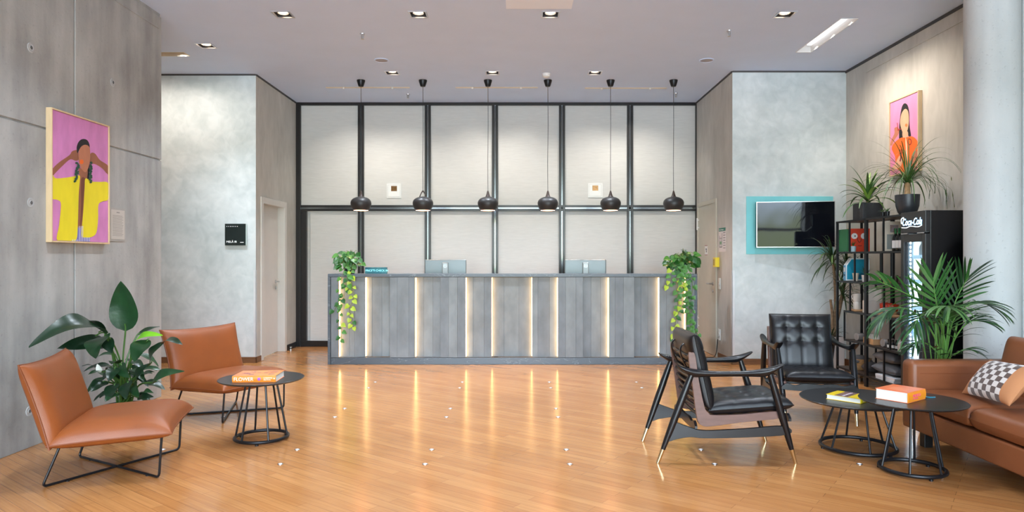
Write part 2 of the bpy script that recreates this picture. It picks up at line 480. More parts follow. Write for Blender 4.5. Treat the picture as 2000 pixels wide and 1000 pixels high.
# left concrete wall with formwork joints cut in
wl = MB()
zj, g = 2.31, 0.007
ycuts = [YF - 0.2, 0.6, 2.97, 5.37, YEND]
for i in range(4):
    for (z0, z1) in ((0, zj - g), (zj + g, CEIL - 0.035)):
        wl.box(XL - 0.35, XL, ycuts[i] + (g * 1.4 if i else 0), ycuts[i + 1] - (g * 1.4 if i < 3 else 0), z0, z1)
wl.box(XL - 0.34, XL - 0.012, YF - 0.2, YEND - 0.004, 0, CEIL + 0.1)
wall_left = struct(wl.build('wall_left', M['concrete'], smooth=0, bevel=0.003, segs=1))
anc = mat('anchor_grey', (176, 177, 177), 0.7)
plug = mat('anchor_hole', (92, 93, 94), 0.8)
for (px, py) in ((60, 93), (220, 161), (60, 396), (57, 803)):
    Y = XL * F / (px - CX)
    p = at(px, py, Y)
    T = Matrix.Translation((XL + 0.0005, p.y, p.z)) @ Matrix.Rotation(R(90), 4, 'Y')
    MB().lathe([(0.036, 0), (0.034, 0.003), (0.024, 0.004), (0.019, 0.001), (0.017, 0.001), (0.012, 0.005), (0.001, 0.006)], 24, T, cap=False).build('tie_hole', anc, wall_left)
    MB().lathe([(0.013, 0.0055), (0.001, 0.0065)], 16, T, cap=False).build('tie_plug', plug, wall_left)

struct(MB().box(-6.6, XNL - 0.001, YL, YL + 0.14, 0, CEIL).build('wall_front_left', M['wall_pale'], smooth=0))
struct(MB().box(-6.6, -6.5, YEND - 0.5, YL, 0, CEIL).box(-6.5, XL - 0.35, YEND - 0.5, YEND - 0.4, 0, CEIL).build('wall_corridor', M['wall_grey'], smooth=0))
DL0, DL1, DLH = 9.08, 9.93, 2.10      # left door opening
struct(MB().box(XNL - 0.14, XNL, YL + 0.001, DL0, 0, CEIL).box(XNL - 0.14, XNL, DL1, YB + 0.1, 0, CEIL).box(XNL - 0.14, XNL, DL0, DL1, DLH, CEIL).build('wall_niche_left', M['wall_grey'], smooth=0))
struct(MB().box(XNR, XNR + 0.14, YR + 0.001, YB + 0.1, 0, CEIL).build('wall_niche_right', M['wall_grey'], smooth=0))
struct(MB().box(XNR + 0.001, XR + 0.3, YR, YR + 0.14, 0, CEIL).build('wall_front_right', M['wall_pale'], smooth=0))
struct(MB().box(XR, XR + 0.3, YF - 0.2, YR, 0, CEIL).build('wall_right', M['wall_grey'], smooth=0))
struct(MB().box(XNL - 0.2, XNR + 0.2, YB + 0.02, YB + 0.2, 0, CEIL).build('wall_back', M['fabric'], smooth=0))
# shadow-gap trims where the walls meet the ceiling
tr = MB()
tr.box(XNL, XNL + 0.012, YL, YB, CEIL - 0.02, CEIL); tr.box(XNR - 0.012, XNR, YR, YB, CEIL - 0.02, CEIL)
tr.box(XR - 0.012, XR, 0, YR, CEIL - 0.03, CEIL); tr.box(-6.5, XNL, YL - 0.012, YL, CEIL - 0.018, CEIL); tr.box(XNR, XR, YR - 0.012, YR, CEIL - 0.018, CEIL)
struct(tr.build('trim_1', mat('shadow_gap', (70, 70, 72), 0.7), smooth=0))
# groove high on both long walls
struct(MB().box(XL, XL + 0.008, 4.9, 6.62, 3.58, 3.60).build('trim_2', M['concrete'], smooth=0))
struct(MB().box(XR - 0.008, XR, 4.0, 8.2, 3.58, 3.595).build('trim_3', M['wall_grey'], smooth=0))

# skirting
struct(MB().box(-6.5, XNL + 0.012, YL - 0.012, YL, 0, 0.075).box(XNL, XNL + 0.012, YL - 0.012, DL0 - 0.07, 0, 0.075).build('baseboard_left', M['wood_trim'], smooth=0, bevel=0.003))
struct(MB().box(XNL, XNL + 0.014, DL1 + 0.07, YB - 0.07, 0, 0.08).build('baseboard_niche_left', M['black'], smooth=0))
struct(MB().box(XNR - 0.012, XR - 0.012, YR - 0.012, YR, 0, 0.075).box(XNR - 0.012, XNR, YR - 0.012, 9.30, 0, 0.075).box(XR - 0.012, XR, 0, YR, 0, 0.075).build('baseboard_right', M['wood_trim'], smooth=0, bevel=0.003))
# steel corner guards
guard = mat('corner_guard', (222, 226, 228), .35, metal=.2)
struct(MB().box(XNL - 0.03, XNL + 0.003, YL - 0.003, YL, 0.075, 1.2).box(XNL, XNL + 0.003, YL - 0.003, YL + 0.03, 0.075, 1.2).build('trim_4', guard, smooth=0))
struct(MB().box(XNR - 0.003, XNR + 0.03, YR - 0.003, YR, 0.075, 1.2).box(XNR - 0.003, XNR, YR - 0.003, YR + 0.03, 0.075, 1.2).build('trim_5', guard, smooth=0))

# panelled back wall: dark frame with a double rail, woven panels set between
def bx(px): return (px - CX) * YB / F
def bz(py): return EYE + (CY - py) * YB / F
fr = MB()
VX = [bx(v) for v in (706, 836, 967, 1097.5, 1230)]
z0r, z1r = bz(411.5), bz(402)
zt = bz(207)
def rail_v(x, z0, z1):
    fr.box(x - 0.046, x - 0.012, YB - 0.05, YB + 0.03, z0, z1); fr.box(x + 0.012, x + 0.046, YB - 0.05, YB + 0.03, z0, z1)
    fr.cur = 1; fr.box(x - 0.013, x + 0.013, YB - 0.03, YB + 0.03, z0, z1); fr.cur = 0
for x in VX: rail_v(x, 0.0, CEIL)
xl, xr = bx(589), bx(1357)
fr.box(XNL, xl, YB - 0.06, YB + 0.03, 0, CEIL); fr.box(xr, XNR, YB - 0.06, YB + 0.03, 0, CEIL)
fr.box(xl, xr, YB - 0.055, YB + 0.03, zt, CEIL)
fr.box(xl, xr, YB - 0.045, YB + 0.03, z0r - 0.008, z0r + 0.026); fr.box(xl, xr, YB - 0.045, YB + 0.03, z1r - 0.026, z1r + 0.008); fr.cur = 1; fr.box(xl, xr, YB - 0.03, YB + 0.03, z0r, z1r); fr.cur = 0
fr.box(xl, bx(600), YB - 0.04, YB + 0.03, 0, z0r)
fr.box(xl, xr, YB - 0.05, YB + 0.03, 0, 0.09)
struct(fr.build('trim_6', [M['dark'], mat('groove_metal', (120, 122, 124), .18, metal=.9, var=.05)], smooth=0, bevel=0.003, segs=2))
edges = [xl] + VX + [xr]
pn = 0
for i in range(6):
    x0 = edges[i] + (0.046 if i else 0); x1 = edges[i + 1] - (0.046 if i < 5 else 0)
    for (za, zb) in ((0.09, z0r - 0.008), (z1r + 0.008, zt)):
        pn += 1
        struct(MB().box(x0 + (0.14 if i == 0 and za < 1 else 0), x1, YB - 0.012, YB + 0.01, za, zb).build('wall_panel_%d' % pn, M['fabric'], smooth=0))

# glazed front behind the camera (daylight comes in here)
wf = MB()
wf.box(XL, XR, YF - 0.12, YF, 0, 0.12); wf.box(XL, XR, YF - 0.12, YF, CEIL - 0.14, CEIL); wf.box(XL, XR, YF - 0.12, YF, 2.25, 2.35)
for k in range(6):
    x = XL + (XR - XL) * k / 5
    wf.box(x - 0.04, x + 0.04, YF - 0.12, YF, 0, CEIL)
struct(wf.build('window_1', mat('mullion_white', (225, 225, 225), 0.4), smooth=0))
pl = bpy.data.lights.new('sky_portal', 'AREA'); pl.shape = 'RECTANGLE'; pl.size = XR - XL; pl.size_y = CEIL; pl.cycles.is_portal = True
po = bpy.data.objects.new('sky_portal', pl); COL.objects.link(po); po.location = ((XL + XR) / 2, YF - 0.15, CEIL / 2); po.rotation_euler = (R(90), 0, 0)

# round concrete column in front of the right wall
struct(MB().lathe([(0.197, 0), (0.197, CEIL)], 64, Matrix.Translation((3.885, 5.6, 0))).box(4.03, 4.20, 5.45, 5.75, 0, CEIL).build('column', M['column'], smooth=40))

# ---------------------------------------------------------------- doors
d1 = MB()
d1.box(XNL - 0.13, XNL - 0.09, DL0, DL1, 0.005, DLH)
d1o = struct(d1.build('door_1', M['whitepaint'], smooth=0))
MB().box(XNL - 0.14, XNL + 0.014, DL1 - 0.02, DL1 + 0.07, 0, DLH + 0.07).box(XNL - 0.14, XNL + 0.014, DL0 - 0.07, DL0 + 0.015, 0, DLH + 0.07).box(XNL - 0.14, XNL + 0.014, DL0 + 0.015, DL1 - 0.02, DLH - 0.015, DLH + 0.07).build('door_frame', M['whitepaint'], d1o, smooth=0, bevel=0.004)
hx = XNL - 0.09
MB().tube(fillet([(hx, 9.82, 1.02), (hx + 0.05, 9.82, 1.02), (hx + 0.05, 9.68, 1.02)], 0.015), 0.011).lathe([(0.026, 0), (0.026, 0.01)], 20, Matrix.Translation((hx, 9.82, 1.02)) @ Matrix.Rotation(R(90), 4, 'Y')).lathe([(0.024, 0), (0.024, 0.012)], 20, Matrix.Translation((hx, 9.82, 0.93)) @ Matrix.Rotation(R(90), 4, 'Y')).build('door_handle', M['steel'], d1o)
DR0, DR1, DRH = 9.42, 10.28, 2.12
d2 = MB().box(XNR - 0.012, XNR - 0.0005, DR0, DR1, 0.005, DRH)
d2o = struct(d2.build('door_2', M['beigedoor'], smooth=0))
MB().box(XNR - 0.022, XNR, DR0 - 0.06, DR0, 0, DRH + 0.06).box(XNR - 0.022, XNR, DR1, DR1 + 0.06, 0, DRH + 0.06).box(XNR - 0.022, XNR, DR0, DR1, DRH, DRH + 0.06).build('door_frame', M['beigedoor'], d2o, smooth=0, bevel=0.003)
hx = XNR - 0.012
MB().tube(fillet([(hx, 9.52, 1.0), (hx - 0.05, 9.52, 1.0), (hx - 0.05, 9.66, 1.0)], 0.015), 0.011).lathe([(0.026, 0), (0.026, 0.01)], 20, Matrix.Translation((hx - 0.01, 9.52, 1.0)) @ Matrix.Rotation(R(90), 4, 'Y')).lathe([(0.022, 0), (0.022, 0.012)], 20, Matrix.Translation((hx - 0.01, 9.52, 0.9)) @ Matrix.Rotation(R(90), 4, 'Y')).build('door_handle', M['steel'], d2o)
for zz in (1.87, 0.40):
    MB().tube([(XNR - 0.028, DR1 + 0.02, zz - 0.09), (XNR - 0.028, DR1 + 0.02, zz + 0.09)], 0.012).box(XNR - 0.026, XNR - 0.01, DR1 - 0.03, DR1 + 0.06, zz + 0.05, zz + 0.065).box(XNR - 0.026, XNR - 0.01, DR1 - 0.03, DR1 + 0.06, zz - 0.065, zz - 0.05).build('hinge', M['white'], d2o)

# ---------------------------------------------------------------- ceiling fixtures
glow = emitter('halogen_glow', (255, 216, 170), 8)
alu = mat('aluminium_trim', (205, 205, 212), 0.3, metal=0.8)
innerm = mat('lamp_recess', (60, 58, 58), 0.5)
LB = ['in the row above the lounge chairs, over the front chair', 'in the row above the lounge chairs, second from the concrete wall', 'in the row above the lounge chairs, third from the concrete wall', 'above the armchair in profile', 
      'in the added fill row nearest the camera, by the concrete wall', 'in the added fill row nearest the camera, in the middle',
      'in the row over the room, nearest the concrete wall', 'in the row over the room, second from the concrete wall', 'in the row over the room, beside the flush ceiling panel',
      'in the row over the room, beside the long recessed slot light', 'alone next to the end of the concrete wall',
      'in the row before the pendants, nearest the pale door', 'in the row before the pendants, the middle one', 'in the row before the pendants, nearest the beige door']
for k, (x, y) in enumerate(DOWN):
    d = thing('downlight', 'square recessed spotlight ' + LB[k], 'ceiling spotlight', (x, y, CEIL), 0, 'recessed ceiling spotlights')
    q = 0.075
    MB().box(-q - .015, q + .015, -q - .015, -q, -0.006, 0.004).box(-q - .015, q + .015, q, q + .015, -0.006, 0.004).box(-q - .015, -q, -q, q, -0.006, 0.004).box(q, q + .015, -q, q, -0.006, 0.004).build('frame', alu, d, smooth=0)
    MB().box(-q, -q + .002, -q, q, 0, .1).box(q - .002, q, -q, q, 0, .1).box(-q, q, -q, -q + .002, 0, .1).box(-q, q, q - .002, q, 0, .1).box(-q, q, -q, q, .098, .1).build('recess', innerm, d, smooth=0)
    MB().lathe([(0.052, 0.012), (0.056, 0.012), (0.06, 0.05)], 28, cap=False).build('reflector', alu, d)
    MB().lathe([(0.0005, 0.010), (0.03, 0.013), (0.05, 0.022)], 28, cap=False).build('bulb', glow, d)
    lamp('spot', d, (0, 0, -0.01), DOWN_W * ((.75 if k < 6 else 1.0) if k < 11 else 1.2), rgb=DOWN_RGB, spot=110 if k < 11 else 100, blend=0.9)
TL = ['above the pendants nearest the pale door', 'above the middle pendants', 'above the pendants nearest the beige door']
brass = mat('warm_slot_metal', (226, 214, 192), 0.5)
for k, (x, y, wx, wy) in enumerate(SLOTS):
    s_ = thing('slot_track', 'long thin recessed ceiling slot with small spot lamps ' + TL[k], 'light track', (x, y, CEIL), 0, 'ceiling slots over the reception')
    MB().box(-wx / 2, wx / 2, -wy / 2 - .01, -wy / 2, -.003, .06).box(-wx / 2, wx / 2, wy / 2, wy / 2 + .01, -.003, .06).box(-wx / 2 - .01, -wx / 2, -wy / 2, wy / 2, -.003, .06).box(wx / 2, wx / 2 + .01, -wy / 2, wy / 2, -.003, .06).box(-wx / 2, wx / 2, -wy / 2, wy / 2, .055, .06).build('channel', brass, s_, smooth=0)
    for (lx) in (-0.34, 0.34):
        MB().lathe([(0.012, 0.0), (0.016, -0.025), (0.013, -0.05)], 16, Matrix.Translation((lx, 0.0, 0.03))).build('lamp_head', M['white'], s_)
        lamp('wash', s_, (lx, 0, -0.03), WASH_W, rgb=WASH_RGB, spot=100, blend=0.9, size=0.02, rot=(R(24), 0, 0))
s_ = thing('ceiling_slot_light', 'wide recessed ceiling slot at the end of the concrete wall', 'slot light', (-4.75, 7.98, CEIL), 0)
MB().box(-.875, .875, -.075, -.07, -.004, .1).box(-.875, .875, .07, .075, -.004, .1).box(.87, .88, -.07, .07, -.004, .1).box(-.88, -.87, -.07, .07, -.004, .1).box(-.875, .875, -.07, .07, .09, .1).build('channel', brass, s_, smooth=0)
for lx in (-.2, .3, .8):
    lamp('wash', s_, (lx, 0, 0.0), WASH_W * .45, rgb=(255,244,230), spot=130, blend=0.9, size=0.02, rot=(R(30), 0, 0))
s_ = thing('ceiling_slot_light', 'long white recessed ceiling slot near the right wall with lit edge', 'slot light', (3.30, 7.35, CEIL), 0)
MB().box(-.09, -.085, -.55, .55, -.004, .1).box(.085, .09, -.55, .55, -.004, .1).box(-.085, .085, -.555, -.55, -.004, .1).box(-.085, .085, .55, .555, -.004, .1).box(-.085, .085, -.55, .55, .09, .1).build('channel', M['white'], s_, smooth=0)
MB().box(.02, .07, -.5, .5, .06, .088).build('tube_lamp', emitter('tube_glow', (245, 248, 255), .9), s_, smooth=0)
for ly in (-.4, .0, .4):
    lamp('wash', s_, (0.02, ly, 0.0), WASH_W * .8, rgb=(255, 240, 222), spot=110, blend=0.9, size=0.03, rot=(0, R(-30), 0))

# small ceiling devices
def sprinkler(px, py, lb):
    Y = F * (CEIL - EYE) / (CY - py)
    t = thing('ceiling_sprinkler', lb, 'sprinkler', ((px - CX) * Y / F, Y, CEIL), 0, 'ceiling sprinklers')
    MB().lathe([(0.028, 0), (0.026, -0.008), (0.012, -0.012)], 20).build('rosette', alu, t)
    MB().tube([(0, 0, -.01), (0, 0, -.055)], .006, 8).lathe([(0.018, -.055), (0.018, -.058)], 16).tube([(.012, 0, -.012), (.014, 0, -.04), (0, 0, -.052)], .003, 6).tube([(-.012, 0, -.012), (-.014, 0, -.04), (0, 0, -.052)], .003, 6).build('head', M['steel'], t)
sprinkler(708, 66, 'small steel sprinkler head in the open ceiling towards the concrete wall')
sprinkler(1424, 60, 'small steel sprinkler head in the open ceiling towards the long slot light')
sprinkler(797, 184, 'tiny sprinkler head behind the pendants nearest the pale door')
sprinkler(1320, 182, 'tiny sprinkler head behind the pendant nearest the beige door')
for (px, lb) in ((745, 'flat round ceiling speaker nearer the pale door'), (1380, 'flat round ceiling speaker nearer the television')):
    Y = F * (CEIL - EYE) / (CY - 117.5)
    t = thing('ceiling_speaker', lb, 'speaker', ((px - CX) * Y / F, Y, CEIL), 0, 'round ceiling speakers')
    MB().lathe([(0.088, 0), (0.088, -.006), (.076, -.008), (.074, -.004)], 36, cap=False).build('rim', M['ceiling'], t)
    MB().lathe([(0.0005, -.004), (.075, -.004)], 36, cap=False).build('grille', mat('speaker_mesh', (165, 163, 168), .8), t)
Y = F * (CEIL - EYE) / (CY - 144)
t = thing('smoke_detector', 'round white smoke detector on the ceiling above the pendants', 'smoke detector', ((1067 - CX) * Y / F, Y, CEIL))
MB().lathe([(0.055, 0), (.055, -.015), (.05, -.02)], 32).build('base', M['white'], t)
MB().lathe([(0.05, -.018), (.048, -.035), (.03, -.048), (0.001, -.05)], 32).build('sensor_dome', M['white'], t)
tag(MB().box(-.115, .51, 5.75, 6.52, CEIL - .006, CEIL + .001).build('access_panel', mat('panel_white', (232, 240, 253), .8, var=.01), smooth=0), 'flat pale square panel flush in the ceiling beside a spotlight', 'ceiling panel')

# ---------------------------------------------------------------- pendants
pend = mat('pendant_shell', (44, 41, 40), 0.45, var=.06)
pin = emitter('pendant_inside', (255, 214, 180), 6)
leather = mat('pendant_loop', (60, 44, 36), .5)
PX = (705, 826, 953, 1070, 1192.5, 1315.5)
PL = ['hanging nearest the pale door, left end of the row', 'with its hanger loop seen open', 'third along the row, before the middle panels', 'hanging under the white smoke detector', 'hanging beside the wall box nearer the television', 'hanging nearest the beige door, right end of the row']
def pendant(px, k):
    Yp = 9.15
    t = thing('pendant_lamp', 'matte black onion shaped pendant lamp ' + PL[k], 'pendant lamp', ((px - CX) * Yp / F, Yp, CEIL), 0, 'pendant lamps over the reception counter')
    zb = EYE + (CY - 411) * Yp / F - CEIL          # rim
    MB().lathe([(0.055, 0), (.055, -.012), (.036, -.075), (.03, -.085), (.001, -.086)], 32).build('ceiling_cup', M['black'], t)
    MB().tube([(0, 0, -.08), (.003, 0, -.6), (-.002, 0, -1.1), (0, 0, zb + .235)], .0032, 6).build('cord', M['black'], t)
    prof = [(.096, 0), (.108, .012), (.124, .038), (.135, .072), (.138, .1), (.131, .128), (.108, .155), (.075, .172), (.045, .18), (.034, .184), (.001, .185)]
    MB().lathe([(r, zb + z) for r, z in prof], 48, cap=False).build('shade', pend, t)
    MB().lathe([(.096, zb), (.094, zb + .004), (.118, zb + .06), (.06, zb + .14), (.0005, zb + .15)], 40, cap=False).build('shade_lining', pin, t)
    rz = 0 if k == 1 else R(90)
    c, s = math.cos(rz), math.sin(rz)
    lp = smooth_path([(-.045 * c, -.045 * s, zb + .178), (-.032 * c, -.032 * s, zb + .21), (-.012 * c, -.012 * s, zb + .25), (0, 0, zb + .262), (.012 * c, .012 * s, zb + .25), (.032 * c, .032 * s, zb + .21), (.045 * c, .045 * s, zb + .178)], 5)
    if k == 1: MB().tube(lp, .007, 8).build('hanger_loop', leather, t)
    else: MB().lathe([(.036, zb + .182), (.026, zb + .2), (.016, zb + .235), (.009, zb + .262), (.001, zb + .266)], 24, cap=False).build('hanger_loop', leather, t)
    lamp('glow', t, (0, 0, zb + .02), PEND_W, spot=120, blend=.7, size=.05)
for k, px in enumerate(PX): pendant(px, k)
# ================================================================ reception counter
lam = []
for k, c in enumerate(((125, 131, 135), (118, 124, 129), (131, 137, 140))):
    lam.append(mat('stone_laminate_%d' % k, c, .5, var=.17, scale=4.5, stretch=(1.5, 1, .8), bump=.03))
m, nt, b = base_mat('veined_slate'); M['slate'] = m
N, L = nt.nodes, nt.links
tc = N.new('ShaderNodeTexCoord'); mp = N.new('ShaderNodeMapping'); mp.inputs['Rotation'].default_value = (0, R(35), 0); mp.inputs['Scale'].default_value = (1.0, 1.0, 3.0)
L.new(tc.outputs['Object'], mp.inputs['Vector'])
nv = N.new('ShaderNodeTexNoise'); nv.inputs['Scale'].default_value = 2.6; nv.inputs['Detail'].default_value = 4; nv.inputs['Distortion'].default_value = 1.2
L.new(mp.outputs[0], nv.inputs['Vector'])
su = N.new('ShaderNodeMath'); su.operation = 'SUBTRACT'; su.inputs[1].default_value = .5; L.new(nv.outputs['Fac'], su.inputs[0])
ab = N.new('ShaderNodeMath'); ab.operation = 'ABSOLUTE'; L.new(su.outputs[0], ab.inputs[0])
rp = N.new('ShaderNodeValToRGB'); rp.color_ramp.elements[0].position = 0.0; rp.color_ramp.elements[0].color = lin((138, 146, 152))
rp.color_ramp.elements[1].position = 0.006; rp.color_ramp.elements[1].color = lin((84, 93, 102))
L.new(ab.outputs[0], rp.inputs['Fac']); L.new(rp.outputs[0], b.inputs['Base Color']); b.inputs['Roughness'].default_value = .35

YC = 8.69
def cx_(px): return (px - CX) * YC / F
c0, c1 = cx_(640), cx_(1362)
ct = thing('reception_counter', 'long grey panelled reception counter with lit vertical strips', 'reception counter', ((c0 + c1) / 2, YC, 0))
ox = (c0 + c1) / 2
def lx(px): return cx_(px) - ox
MB().box(c0 - ox, c0 - ox + .034, 0, .82, 0, 1.115).build('end_panel', M['slate'], ct, smooth=0, bevel=.002)
MB().box(c1 - ox - .034, c1 - ox, 0, .82, 0, 1.115).build('end_panel', M['slate'], ct, smooth=0, bevel=.002)
MB().box(c0 - ox, c1 - ox, 0, .36, 1.116, 1.154).build('countertop', M['slate'], ct, smooth=0, bevel=.003)
MB().box(c0 - ox + .036, c1 - ox - .036, .012, .05, 0, .086).build('plinth', M['slate'], ct, smooth=0, bevel=.002)
MB().box(c0 - ox + .036, c1 - ox - .036, .145, .30, .088, 1.114).build('carcass', lam[1], ct, smooth=0)
MB().box(c0 - ox + .036, c1 - ox - .036, .302, .82, .72, .755).build('work_surface', lam[2], ct, smooth=0, bevel=.003)
ledm = emitter('warm_led', (255, 202, 130), LED)
panels = [(646, 662, 0), (662, 712, 1), (712, 761, 2), (761, 811, 0), (811, 860, 1), (860, 909.5, 0), (909.5, 960, 1), (960, 1039.5, 2),
          (1039.5, 1089.5, 1), (1089.5, 1139, 0), (1139, 1189, 1) , (1189, 1239, 0), (1239, 1289, 1), (1289, 1339, 0), (1339, 1357, 1)]
# strips: (x, +1 glow to the right / -1 to the left)
strips = [(662, 1), (712, 1), (811, 1), (909.5, 1), (960, 1), (1039.5, -1), (1089.5, -1), (1189, -1), (1289, -1), (1339, -1)]
lev = {}
order = [(646, 662), (662, 712), (712, 761), (761, 811), (811, 860), (860, 909.5), (909.5, 960), (960, 1039.5), (1039.5, 1089.5), (1089.5, 1139), (1139, 1189), (1189, 1239), (1239, 1289), (1289, 1339), (1339, 1357)]
levels = [0, 1, 2, 0, 1, 0, 1, 2, 1, 0, 1, 0, 1, 0, 0]
# right half mirrors the left: strips stand against the panel on their far side
levels = [0, 1, 2, 0, 1, 0, 1, 2, 1, 0, 1, 0, 2, 1, 0]
for (a, b_), lv in zip(order, levels):
    xa, xb = lx(a) + .0015, lx(b_) - .0015
    y0 = .045 * lv + .004
    mbp = MB(); wds = []
    tot = xb - xa; x = xa
    n = 1 if tot < .15 else 3
    cuts = sorted(rng.uniform(.2, .8) for _ in range(n - 1))
    if n == 3: cuts = [rng.uniform(.22, .4), rng.uniform(.55, .75)]
    bnds = [0] + cuts + [1]
    for i in range(n):
        mbp.cur = rng.choice((0, 1, 2))
        dy = rng.choice((0, .0015, .003))
        mbp.box(xa + tot * bnds[i] + .0008, xa + tot * bnds[i + 1] - .0008, y0 + dy, .143, .09, 1.113)
    mbp.build('front_panel', lam, ct, smooth=0)
for (a, sg) in strips:
    x = lx(a)
    xa, xb = (x + .0, x + .008) if sg > 0 else (x - .008, x - .0)
    i = [o_[0] for o_ in order].index(a) if sg > 0 else [o_[1] for o_ in order].index(a)
    y1 = .004 + .045 * levels[i]
    MB().box(xa, xb, y1 - .040, y1 - .001, .10, 1.105).build('light_strip', ledm, ct, smooth=0)

# ---------------------------------------------------------------- things on the counter
moni = mat('monitor_silver', (124, 132, 134), .4, metal=.35, var=.03)
mono = mat('monitor_column', (150, 154, 154), .4, metal=.3, var=.02)
scr = mat('screen_black', (12, 12, 14), .15)
def monitor(px, lb):
    Ym = 9.28
    t = thing('computer_monitor', lb, 'monitor', ((px - CX) * Ym / F, Ym, .756), 0, 'monitors on the reception counter')
    zt_ = EYE + (CY - 507) * Ym / F - .756
    MB().box(-.283, .283, .0, .03, zt_ - .335, zt_).build('back_shell', moni, t, smooth=0, bevel=.012, segs=3)
    MB().box(-.279, .279, .031, .034, zt_ - .33, zt_ - .005).build('screen', scr, t, smooth=0)
    MB().box(-.04, .04, -.045, -.008, .012, zt_ - .04).build('stand_column', mono, t, smooth=0, bevel=.008, segs=3)
    MB().box(-.13, .13, -.1, .1, 0, .012).build('stand_base', mono, t, smooth=0, bevel=.004)
    MB().ring((0, 0, 0), .024, .0022, 28, 6).build('badge', M['steel'], t, loc=(0, -.046, zt_ - .085), rot=(R(90), 0, 0))
    letters('logo', 'DELL', .017, M['steel'], t, (0, -.0465, zt_ - .091), (R(90), 0, 0), align='CENTER')
monitor(870, 'silver computer monitor seen from behind nearest the sign box on the counter')
monitor(1143.5, 'silver computer monitor seen from behind nearest the beige door')
sg = thing('counter_sign', 'teal lit block sign beside the trailing plant on the counter', 'sign', ((734 - CX) * 8.84 / F, 8.84, 1.155), R(-3))
MB().box(-.142, .142, 0, .05, 0, .082).build('block', mat('teal_sign', (28, 92, 110), .2, var=.5, scale=9, rgb2=(88, 150, 150)), sg, smooth=0, bevel=.002)
letters('lettering', "PRICE'TI CHECK IN", .036, emitter('sign_letters', (150, 240, 250), 1.0), sg, (-.136, -.001, .028), (R(90), 0, 0), sx=.98)

# pothos
green = [mat('leaf_dark', (38, 92, 32), .38, var=.2, scale=20), mat('leaf_mid', (70, 126, 44), .4, var=.2, scale=20), mat('leaf_lime', (168, 190, 48), .42, var=.15, scale=20)]
def heart(mb, p, d, nr, s):
    """Small heart-shaped leaf hanging from p along d."""
    d = Vector(d).normalized(); nr = Vector(nr); nr = (nr - d * nr.dot(d)).normalized(); sd = d.cross(nr)
    out = [(0, 0), (.30, -.10), (.48, .16), (.42, .48), (.22, .78), (0, 1.05)]
    vs_ = [p]; 
    L_, R_ = [], []
    for (x, y) in out[1:-1]:
        up = nr * (.10 * s * (x / .48)) 
        L_.append(p + d * (y * s) + sd * (x * s) + up); R_.append(p + d * (y * s) - sd * (x * s) + up)
    tip = p + d * (1.05 * s) - nr * (.08 * s)
    mid = p + d * (.42 * s) 
    vs_ = [p, mid, tip] + L_ + R_
    n = len(L_)
    fs = []
    ll = [0] + [3 + i for i in range(n)] + [2]
    rl = [0] + [3 + n + i for i in range(n)] + [2]
    for i in range(len(ll) - 1):
        fs.append((1, ll[i], ll[i + 1])); fs.append((1, rl[i + 1], rl[i]))
    mb.add(vs_, fs)
potb = mat('pot_ink', (26, 34, 48), .3, var=.1)
soil = mat('soil', (46, 36, 28), .9, var=.2, scale=40)
def pothos(px, lb, vines, spread, seed, lime):
    r_ = random.Random(seed)
    Yp = 8.86
    x0 = (px - CX) * Yp / F
    t = thing('pothos_plant', lb, 'trailing plant', (x0, Yp, 1.155), 0, 'trailing pothos on the counter ends')
    MB().lathe([(.001, 0), (.062, 0), (.078, .06), (.085, .14), (.08, .14), (.074, .125)], 32, cap=False).build('pot', potb, t)
    MB().lathe([(.0005, .125), (.076, .125)], 24, cap=False).build('soil', soil, t)
    lf = MB(); st = MB()
    # crown above the pot
    for k in range(spread[2]):
        a = r_.uniform(0, 2 * math.pi); rr = r_.uniform(.03, 1) ** .7
        h = r_.uniform(.10, .30)
        p = Vector((spread[0] * rr * math.cos(a), -.02 + .13 * rr * math.sin(a), h * (1 - .25 * rr) + .02))
        if p.z < .13 and abs(p.x) < .09: p.z += .1
        st.tube(smooth_path([(p.x * .2, p.y * .2, .12), (p.x * .6, p.y * .6, max(p.z + .02, .16)), p], 3), .0022, 5)
        lf.cur = 0 if r_.random() < .6 else 1
        heart(lf, p, (p.x * 3 + r_.uniform(-.3, .3), p.y * 2 - .25 * r_.random(), r_.uniform(-.9, .1)), (r_.uniform(-.4, .4), -.8, .7), r_.uniform(.055, .09))
    # vines over the front edge
    for (pts, n, lm) in vines:
        W = [Vector(((q[0] - CX) * 8.62 / F - x0, (8.655 if i > 1 else (8.70 if i == 1 else 8.80)) - Yp, EYE + (CY - q[1]) * 8.62 / F - 1.155)) for i, q in enumerate(pts)]
        W[0].z = .13; W[1].z = max(W[1].z, .03)
        path = smooth_path(W, 6)
        st.tube(path, .003, 5)
        for k in range(n):
            q = (k + .5) / n
            i = int(q * (len(path) - 1)); p = path[i]
            side = 1 if k % 2 else -1
            lf.cur = 2 if (r_.random() < lm and q > .25) else (1 if r_.random() < .55 else 0)
            e = p + Vector((side * r_.uniform(.005, .03), -r_.uniform(.006, .022), r_.uniform(-.005, .015)))
            st.tube([p, e], .0015, 4)
            heart(lf, e, (side * r_.uniform(.2, 1.0), -.18, -r_.uniform(.4, 1.0)), (side * -.15, -1, .5), r_.uniform(.042, .068))
    for q in (lf, st):
        for v in q.v:
            wx, wy, wz = v.x + x0, v.y + Yp, v.z + 1.155
            if wz < 1.158 and wy > 8.684 and c0 - .01 < wx < c1 + .01:
                if wy < 8.76: v.y = 8.682 - Yp
                else: v.z = .0035
            if wy > YB - .08: v.y = YB - .08 - Yp
    st.build('stems', mat('vine_stem', (120, 130, 60), .5), t)
    lf.build('foliage', green, t, smooth=60)
